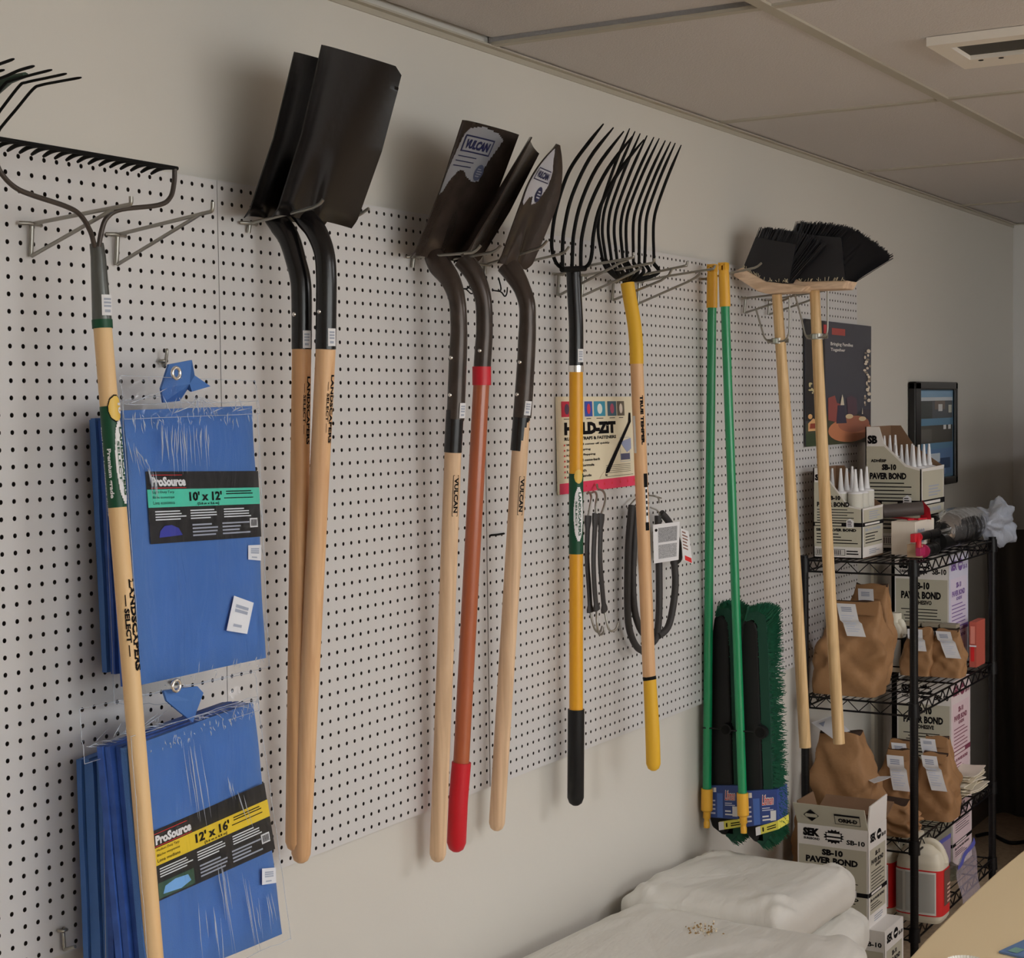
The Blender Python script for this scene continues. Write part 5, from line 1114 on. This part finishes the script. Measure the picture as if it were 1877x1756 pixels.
paper_bag('large brown bag on the second shelf, nearest the shop, label slanting down its front',(2.43,-0.138,s1),0.205,0.13,0.285,0,(0.03,-0.10),1,(1.0,0.66,0.06,0.05,-0.02))
paper_bag('large brown bag on the second shelf, behind the nearest one, label at its peak',(2.60,-0.125,s1),0.15,0.12,0.32,0,(0.05,-0.08),2,(0.98,0.68,0.05,0.03,0.0))
paper_bag('small brown bag on the second shelf, wall-side one of two, label curling over top',(2.865,-0.222,s1),0.10,0.085,0.155,0,(0.02,-0.1),3,(1.0,0.55,0.05,0.025,-0.012),crush=0.004)
paper_bag('small brown bag on the second shelf, room-side one of two, beside the red-orange carton',(2.875,-0.322,s1),0.105,0.085,0.15,0,(0.1,0.03),4,(1.0,0.45,0.05,0.04,-0.005),crush=0.004)
paper_bag('big crumpled brown bag at the near end of the third shelf, wide label on top',(2.46,-0.128,s2),0.185,0.15,0.285,0,(0.02,0.10),5,None,crush=0.011,fold=False,topd=0.4)
t=[o for o in bpy.data.objects if o.get('label','').startswith('big crumpled')][0]
q=[at(1484,1332,-.05),at(1526,1314,-.10),at(1562,1344,-.17),at(1538,1352,-.19),at(1526,1353,-.2)]
qq=[atx(1487,1325,2.44),atx(1527,1312,2.50),atx(1561,1343,2.47),atx(1526,1354,2.37)]; fm,N=bil(qq); mb=MB(); mb.prism(qq,(0,0,0.001),WHITE); mb.rect(lambda u,v,o=0.0:fm(u,v,o+.001),.2,.55,.5,.3,mat('label_text_dark',(112,116,132),0.7),0.001); mb.lines(lambda u,v,o=0.0:fm(u,v,o+.001),.3,.1,.5,.4,4,mat('label_text_grey',(150,154,166),0.7),0.001); mb.build('label',t)
paper_bag('low crumpled brown bag just behind the open adhesive box, white slip on top',(2.415,-0.285,s2),0.13,0.13,0.095,0,(0.0,-0.02),6,None,crush=0.012,fold=False,topd=0.55)
t=[o for o in bpy.data.objects if o.get('label','').startswith('low crumpled')][0]
qq=[atx(1579,1424,2.46),atx(1638,1423,2.46),atx(1618,1431,2.39),atx(1602,1436,2.37)]; MB().prism(qq,(0,0,0.001),WHITE).build('paper_slip',t)
paper_bag('brown bag with a dark open top on the third shelf behind the front right post',(2.66,-0.215,s2),0.11,0.14,0.20,0,(0.05,-0.05),7,(0.96,0.45,0.055,0.04,0.0),crush=0.006)
paper_bag('brown bag on the third shelf behind the labelled pair left of the post',(2.82,-0.19,s2),0.12,0.10,0.20,0,(0.0,0.02),8,(1.0,0.6,0.05,0.03,0.0),crush=0.006)
paper_bag('upright brown bag at the edge of the third shelf, right of the front right post',(2.66,-0.352,s2),0.115,0.13,0.20,0,(0.05,0.05),9,(1.0,0.5,0.05,0.04,-0.01),crush=0.005)
paper_bag('brown bag on the third shelf directly behind the upright one at the edge',(2.81,-0.315,s2),0.11,0.10,0.225,0,(0.0,0.04),10,(1.0,0.72,0.05,0.02,-0.02),crush=0.006)
paper_bag('dark brown bag squeezed between the wall and the rack, below the left broom handle',(2.285,-0.052,0.20),0.075,0.06,0.22,0,(0,0),11,None,crush=0.006,fold=False,topd=0.6)
# stack of paper envelopes
for k in range(9):
    rr=random.Random(40+k); z=s2+0.006+k*0.0085; x=3.02+rr.uniform(-.02,.02); y=-0.30+rr.uniform(-.015,.01); a=rr.uniform(-.15,.15)
    ux=Vector((math.cos(a),math.sin(a),0)); uy=Vector((-math.sin(a),math.cos(a),0)); c=Vector((x,y,z))
    mb=MB(); w_=0.0035
    mb.shell(lambda u,v,o:c+ux*((u-.5)*.19)+uy*((v-.5)*.15)+Vector((0,0,0.003*math.sin(6*u+k)+0.0015*math.sin(9*v+k)-o)),10,8,mat('envelope_paper%d'%(k%3),((180,170,150),(168,160,142),(186,178,164))[k%3],0.7),w_)
    o=mb.build('paper_envelope'); tag(o,'cream paper envelope in the loose pile at the far end of the third shelf','envelope','loose pile of paper envelopes')
# ================================================================ SMALL GOODS ON THE RACK
def jug(label,c,w,d,h,top,red=True,yaw=0,name='jug',lowcap=False):
    c=Vector(c); a=math.radians(yaw); ux=Vector((math.cos(a),math.sin(a),0)); uy=Vector((math.sin(a),-math.cos(a),0)); t=thing('jug',label,'jug',c,'white plastic jugs on the rack')
    def ringp(s,z,sx,sy,ox=0.0,oy=0.0):
        th=2*PI*s; x=math.copysign(abs(math.cos(th))**0.45,math.cos(th)); y=math.copysign(abs(math.sin(th))**0.45,math.sin(th)); return c+uy*(x*w/2*sx+ox)+ux*(y*d/2*sy+oy)+Vector((0,0,z))
    prof=[(0,.90,.90,0),(.012,1,1,0),(top*.72,1,1,0),(top*.78,.99,.98,0),(top*.90,.86,.84,0),(top*.985,.56,.58,-.006),(top,.40,.44,-.008)]
    def f(u,v):
        s=v*(len(prof)-1); i=min(int(s),len(prof)-2); e=s-i; p=[lerp(prof[i][j],prof[i+1][j],e) for j in range(4)]
        return ringp(u,p[0],p[1],p[2],p[3])
    mb=MB(); mb.grid(f,40,30,JUG); mb.add([f(k/40,1) for k in range(40)],[tuple(range(40))],JUG); mb.add([f(k/40,0) for k in range(40)],[tuple(range(40))],JUG); mb.build('body',t)
    # integral handle
    hd=smooth_path([c+uy*(-w*.05)+Vector((0,0,top*.97)),c+uy*(w*.16)+Vector((0,0,top*1.02)),c+uy*(w*.36)+Vector((0,0,top*.95)),c+uy*(w*.47)+Vector((0,0,top*.76))],6)
    MB().tube(hd,0.0125,JUG,12).build('handle',t)
    cp=c+uy*(-w*.12)+Vector((0,0,top)); mb=MB(); mb.tube([cp,cp+Vector((0,0,.012))],0.018,JUG,20); mb.tube([cp+Vector((0,0,.012)),cp+Vector((0,0,.032))],0.021,JUG,24); mb.build('cap',t)
    zl,zh=top*.10,top*.70
    lb=lambda u,v,o=0.0: ringp(u,lerp(zl,zh,v),1+ (0.0015+o)*2/w,1+(0.0015+o)*2/d)
    A=REDP if red else BLKM
    mb=MB(); 
    # wrap label: u .375-.625 is the wall side, .625-.875 faces the shop, .875-1.125 faces the room
    mb.grid(lambda u,v:lb(u,v),40,1,A,True,u=(0.5,1.25))
    G=mat('jug_label_white',(176,176,172),0.6); MT=mat('jug_label_grey',(134,134,130),0.6)
    if red:
        mb.grid(lambda u,v:lb(u,v,.001),16,1,G,True,u=(0.58,0.845),v=(.03,.97)); mb.grid(lambda u,v:lb(u,v,.002),10,1,MT,True,u=(0.60,0.70),v=(.08,.93)); mb.grid(lambda u,v:lb(u,v,.002),10,1,MT,True,u=(0.72,0.83),v=(.08,.93))
        DB=mat('jug_picture_brown',(84,56,50),0.5); mb.grid(lambda u,v:lb(u,v,.001),12,1,DB,True,u=(0.975,1.2),v=(.2,.97))
        for k in range(5): mb.grid(lambda u,v:lb(u,v,.002),8,1,mat('jug_text',(168,140,126),0.6),True,u=(1.0,1.12-0.012*(k%2)),v=(.25+.09*k,.29+.09*k))
    else:
        mb.grid(lambda u,v:lb(u,v,.001),10,1,MT,True,u=(0.64,0.86),v=(.05,.95))
    mb.build('wrap_label',t); return t
jug('white jug with red wrap label on the bottom shelf at the room-side front corner',(2.45,-0.365,SH[3]+.005),0.145,0.12,0.0,0.235)
jug('white jug with red wrap label on the bottom shelf, half hidden behind the stacked boxes',(2.47,-0.215,SH[3]+.005),0.13,0.12,0.0,0.235)
jug('small white jug with black label behind the large paper bags, nearer the wall',(2.95,-0.088,s1),0.05,0.06,0,0.165,False)
jug('small white jug with black label behind the large paper bags, nearer the room',(2.90,-0.142,s1),0.05,0.06,0,0.165,False)
rr=random.Random(8)
for k in range(5):
    c=Vector((2.905+0.012*k,-0.160-0.043*k,s1)) if k<5 else None
    P,ux,uy=frames((3.0+0.0*k-0.02, -0.155-0.045*k, s1),0)
bx=[((2.955,-0.195,s1),'narrow grey-framed carton behind the small paper bags, wall-side one'),]
t=thing('slim_carton','slim red-orange carton at the far room-side corner of the second shelf','box',(3.10,-0.355,s1))
mb=MB(); P,ux,uy=frames((3.085,-0.335,s1),0); mb.obox(P,ux*0.11,uy*0.024,(0,0,0.155),mat('orange_red_card',(140,66,54),0.6)); mb.build('carton',t); 
fm=plane(P-ux*0.0006,uy,(0,0,1),-ux); mb=MB(); mb.rect(fm,.004,.08,.015,.06,mat('salmon_print',(190,120,104),0.5),0.0004); mb.rect(fm,.005,.02,.012,.05,REDP,0.0004); mb.rect(fm,0,.07,.024,.005,WHITE,0.0006); mb.build('front_print',t)
CT=mat('can_top_grey',(120,112,98),0.5); 
for k in range(3):
    x=3.02; y=-0.182-0.062*k
    t=thing('boxed_can','%s squat black and grey carton behind the small paper bags on the second shelf'%('wall-side','middle','room-side')[k],'box',(x,y,s1),'squat cartons behind the small paper bags')
    # stands in front of the adhesive box
    P,ux,uy=frames((x-0.085,y+0.028,s1),0); 
    mb=MB(); mb.obox(P,ux*0.045,uy*0.054,(0,0,0.150),BLKM); mb.obox(P+Vector((0,0,0.150)),ux*0.045,uy*0.054,(0,0,0.012),CT); mb.build('carton',t)
    fm=plane(P-ux*0.0006,uy,(0,0,1),-ux); mb=MB(); mb.rect(fm,.008,.04,.036,.098,mat('grey_panel',(122,116,110),0.5),0.0004); mb.rect(fm,.012,.06,.026,.06,mat('grey_panel2',(92,88,84),0.5),0.0007); mb.build('front_print',t)
# zipper bag and blue folder on the bottom shelf
ZF=film('zip_bag_film',(176,162,176),0.1,0.25,0.8,30,0.3); ZB=mat('zip_blue',(70,72,136),0.4)
t=thing('zipper_bag','clear zipper bag with blue seal leaning on the bottom shelf beside the red-labelled jug','plastic bag',(2.82,-0.35,SH[3]))
qq=[atx(1752,1588,2.74),atx(1783,1534,2.96),atx(1800,1640,2.96),atx(1765,1664,2.74)]; fm,N=bil(qq)
MB().grid(lambda u,v:fm(u,v,.004*math.sin(9*u+7*v)),14,14,ZF).build('bag',t)
mb=MB(); mb.grid(lambda u,v:fm(u,lerp(.9,1.0,v),.005+.004*math.sin(9*u+7*lerp(.9,1,v))),14,1,ZB); mb.build('seal_strip',t)
t=thing('plastic_folder','lilac plastic folder with blue spine slanting under the third shelf','folder',(2.75,-0.34,SH[3]))
qq=[atx(1700,1556,2.62),atx(1742,1527,2.78),atx(1742,1580,2.80),atx(1716,1600,2.72)]; fm,N=bil(qq)
mb=MB(); mb.prism(qq,(0.004,0,0),mat('lilac_plastic',(112,100,118),0.35)); mb.build('folder',t); mb=MB(); mb.rect(fm,0,.86,1,.14,ZB,0.002); mb.build('blue_spine',t)
# wrinkled dark bags on the bottom shelf
t=thing('plastic_bag','crumpled grey-green plastic bag lying on the bottom shelf behind the jug','plastic bag',(2.84,-0.30,SH[3]+.005))
MB().grid(blob((2.86,-0.30,SH[3]+.034),0.10,0.06,0.026,15,0.2),30,40,mat('grey_green_plastic',(92,90,74),0.3,bump=0.8,bscale=30)).build('bag_body',t)
# ================================================================ SACKS, TABLE, FAR CORNER
def sack(label,x0,x1,y0,y1,z0,z1,seed,yaw=0.0,puff=0.35,tilt=0.0):
    rr=random.Random(seed); ph=[rr.uniform(0,6.28) for _ in range(12)]; cx,cy=(x0+x1)/2,(y0+y1)/2; hx,hy,hz=(x1-x0)/2,(y1-y0)/2,(z1-z0)/2; a=math.radians(yaw)
    def f(u,v):
        la=PI*(v-0.5); lo=2*PI*u; p=0.32
        sg=lambda x,e: math.copysign(abs(x)**e,x)
        X=sg(math.cos(lo),0.17)*sg(math.cos(la),0.22); Y=sg(math.sin(lo),0.17)*sg(math.cos(la),0.22); Zz=sg(math.sin(la),0.55)
        e=max(abs(X),abs(Y)); Zz*=(1-0.30*e**6)
        n=0.0035*math.sin(5*X+3*Y+ph[0])+0.003*math.sin(9*Y-4*X+ph[1])+0.0045*abs(math.sin(13*X+6*Y+ph[2]))*(e**2)+0.004*abs(math.sin(17*Y-5*X+ph[3]))*(e**2)+0.003*math.sin(23*X*Y+ph[4])
        xx=X*hx; yy=Y*hy; z=z0+hz+Zz*hz+(n if Zz>0 else 0)+tilt*X*hx
        xx+=0.006*math.sin(11*Y+ph[5])*abs(X)**3; yy+=0.006*math.sin(9*X+ph[6])*abs(Y)**3
        return Vector((cx+xx*math.cos(a)-yy*math.sin(a),cy+xx*math.sin(a)+yy*math.cos(a),z))
    o=MB().grid(f,110,60,SACK).build('sand_sack'); tag(o,label,'sack','white woven sacks stacked against the wall'); return o
sack('smooth white sack on top of the far stack, beside the adhesive boxes',1.05,1.64,-0.45,-0.01,0.325,0.460,1,2,tilt=-0.06)
sack('white sack with a spill of brown grit, topmost of the near stack',0.20,1.06,-0.66,-0.02,0.325,0.462,2,-4)
for k,(a,b) in enumerate((('second','under'),('third','under'))):
    sack('white sack, %s from the top of the far stack'%a,1.09,1.70,-0.47,-0.015,0.325-0.152*(k+1),0.322-0.152*k,5+k,1)
    sack('white sack, %s from the top of the near stack'%a,0.20,1.02,-0.62,-0.02,0.325-0.152*(k+1),0.322-0.152*k,8+k,-1)
sack('bottom white sack of the far stack, on the floor',1.08,1.69,-0.47,-0.015,FZ+.001,0.02,12,1)
sack('bottom white sack of the near stack, on the floor',0.20,1.03,-0.62,-0.02,FZ+.001,0.02,13,1)
mb=MB(); rr=random.Random(11); c0=atz(1288,1702,0.466)
for k in range(70):
    p=c0+Vector((rr.gauss(0,.018),rr.gauss(0,.022),rr.uniform(-.006,.002))); mb.sphere(p,rr.uniform(.001,.0032),mat('brown_grit',(120,96,62),0.9) if k%3 else mat('pale_grit',(170,160,140),0.9),3)
tag(mb.build('spilled_grit'),'small spill of brown grit on the near white sack','grit',kind='stuff')
# table
TZ=0.62
pts=[]; n=64; cx,cy,ax,ay=0.85,-1.52,1.35,0.585
for k in range(n):
    th=2*PI*k/n; pts.append(Vector((cx+ax*math.copysign(abs(math.cos(th))**0.7,math.cos(th)),cy+ay*math.copysign(abs(math.sin(th))**0.7,math.sin(th)),TZ-0.025)))
t=thing('table','cream laminate table with curved edge at the bottom right corner','table',(cx,cy,FZ))
MB().prism(pts,(0,0,0.025),CREAM).build('tabletop',t,bevel=0.006,seg=3)
for sx in (-0.9,0.9):
    for sy in (-0.3,0.3): MB().tube([(cx+sx,cy+sy,FZ),(cx+sx,cy+sy,TZ-0.024)],0.025,GUN,16).build('leg',t)
qq=[atz(1826,1745,TZ+.001),atz(1860,1727,TZ+.001),atz(1900,1733,TZ+.001),atz(1905,1790,TZ+.001),atz(1850,1780,TZ+.001)]
mb=MB(); P0=atz(1831,1747,TZ+.0005); ux=(atz(1866,1731,TZ+.0005)-P0).normalized(); uy=Vector((ux.y,-ux.x,0))
mb.obox(P0,ux*0.10,uy*0.16,(0,0,0.004),mat('brochure_blue',(70,92,124),0.35)); fm=plane(P0+Vector((0,0,0.0045)),ux,-uy,(0,0,1))
fm2=lambda u,v,o=0.0: P0+ux*u+uy*v+Vector((0,0,0.0045+o)); mb.rect(fm2,.01,.012,.03,.02,mat('brochure_green',(90,120,110),0.4),0.0003)
mb.txt(lambda u,v,o=0.0: fm2(0.085-v,u+0.03,o),'Pavers',0,0,.1,.03,WHITE,0.04,o=0.0006); tag(mb.build('brochure'),'dark blue printed brochure on the cream table','brochure')
c=atz(1772,1775,TZ+0.001); GL=mat('dish_plastic',(170,166,156),0.2,k=0.5)
t=thing('ribbed_dish','small pale ribbed dish on the cream table, only its rim in view','dish',c)
mb=MB(); mb.grid(lambda u,v:c+Vector((math.cos(u*2*PI)*(0.026+0.012*v)*(1+0.02*math.cos(40*u*2*PI)),math.sin(u*2*PI)*(0.026+0.012*v)*(1+0.02*math.cos(40*u*2*PI)),0.012*v)),160,3,GL); mb.add([c+Vector((math.cos(k*PI/16)*.026,math.sin(k*PI/16)*.026,.001)) for k in range(32)],[tuple(range(32))],GL); mb.build('dish_body',t)
# dark sheet standing in for the shade in the far corner, and a cable on the floor
def shade_sheet(u,v):
    y=lerp(-0.02,-0.58,u); z=lerp(FZ+0.02,1.12,v); return Vector((4.45+0.05*math.sin(9*u+2*v)+0.03*math.sin(23*u)+0.12*(1-v),y,z))
o=MB().shell(lambda u,v,o_:shade_sheet(u,v)+Vector((o_,0,0)),60,20,mat('corner_shade_sheet',(46,42,38),0.9),0.004).build('corner_shade_sheet'); tag(o,'dark sheet added as shade in the far corner beyond the rack','shade sheet')
P=[atz(1790,1532,FZ+.008),atz(1815,1528,FZ+.008),atz(1835,1538,FZ+.008),atz(1855,1545,FZ+.008),atz(1885,1540,FZ+.008),atz(1900,1520,FZ+.008)]
tag(MB().tube(smooth_path(P,6),0.008,BLKP,8).build('power_cable'),'black cable lying on the brown floor beyond the rack','cable')
for o in bpy.data.objects:
    if o.type=='MESH' and o.name.startswith(('floor','wall_','baseboard')):
        pass
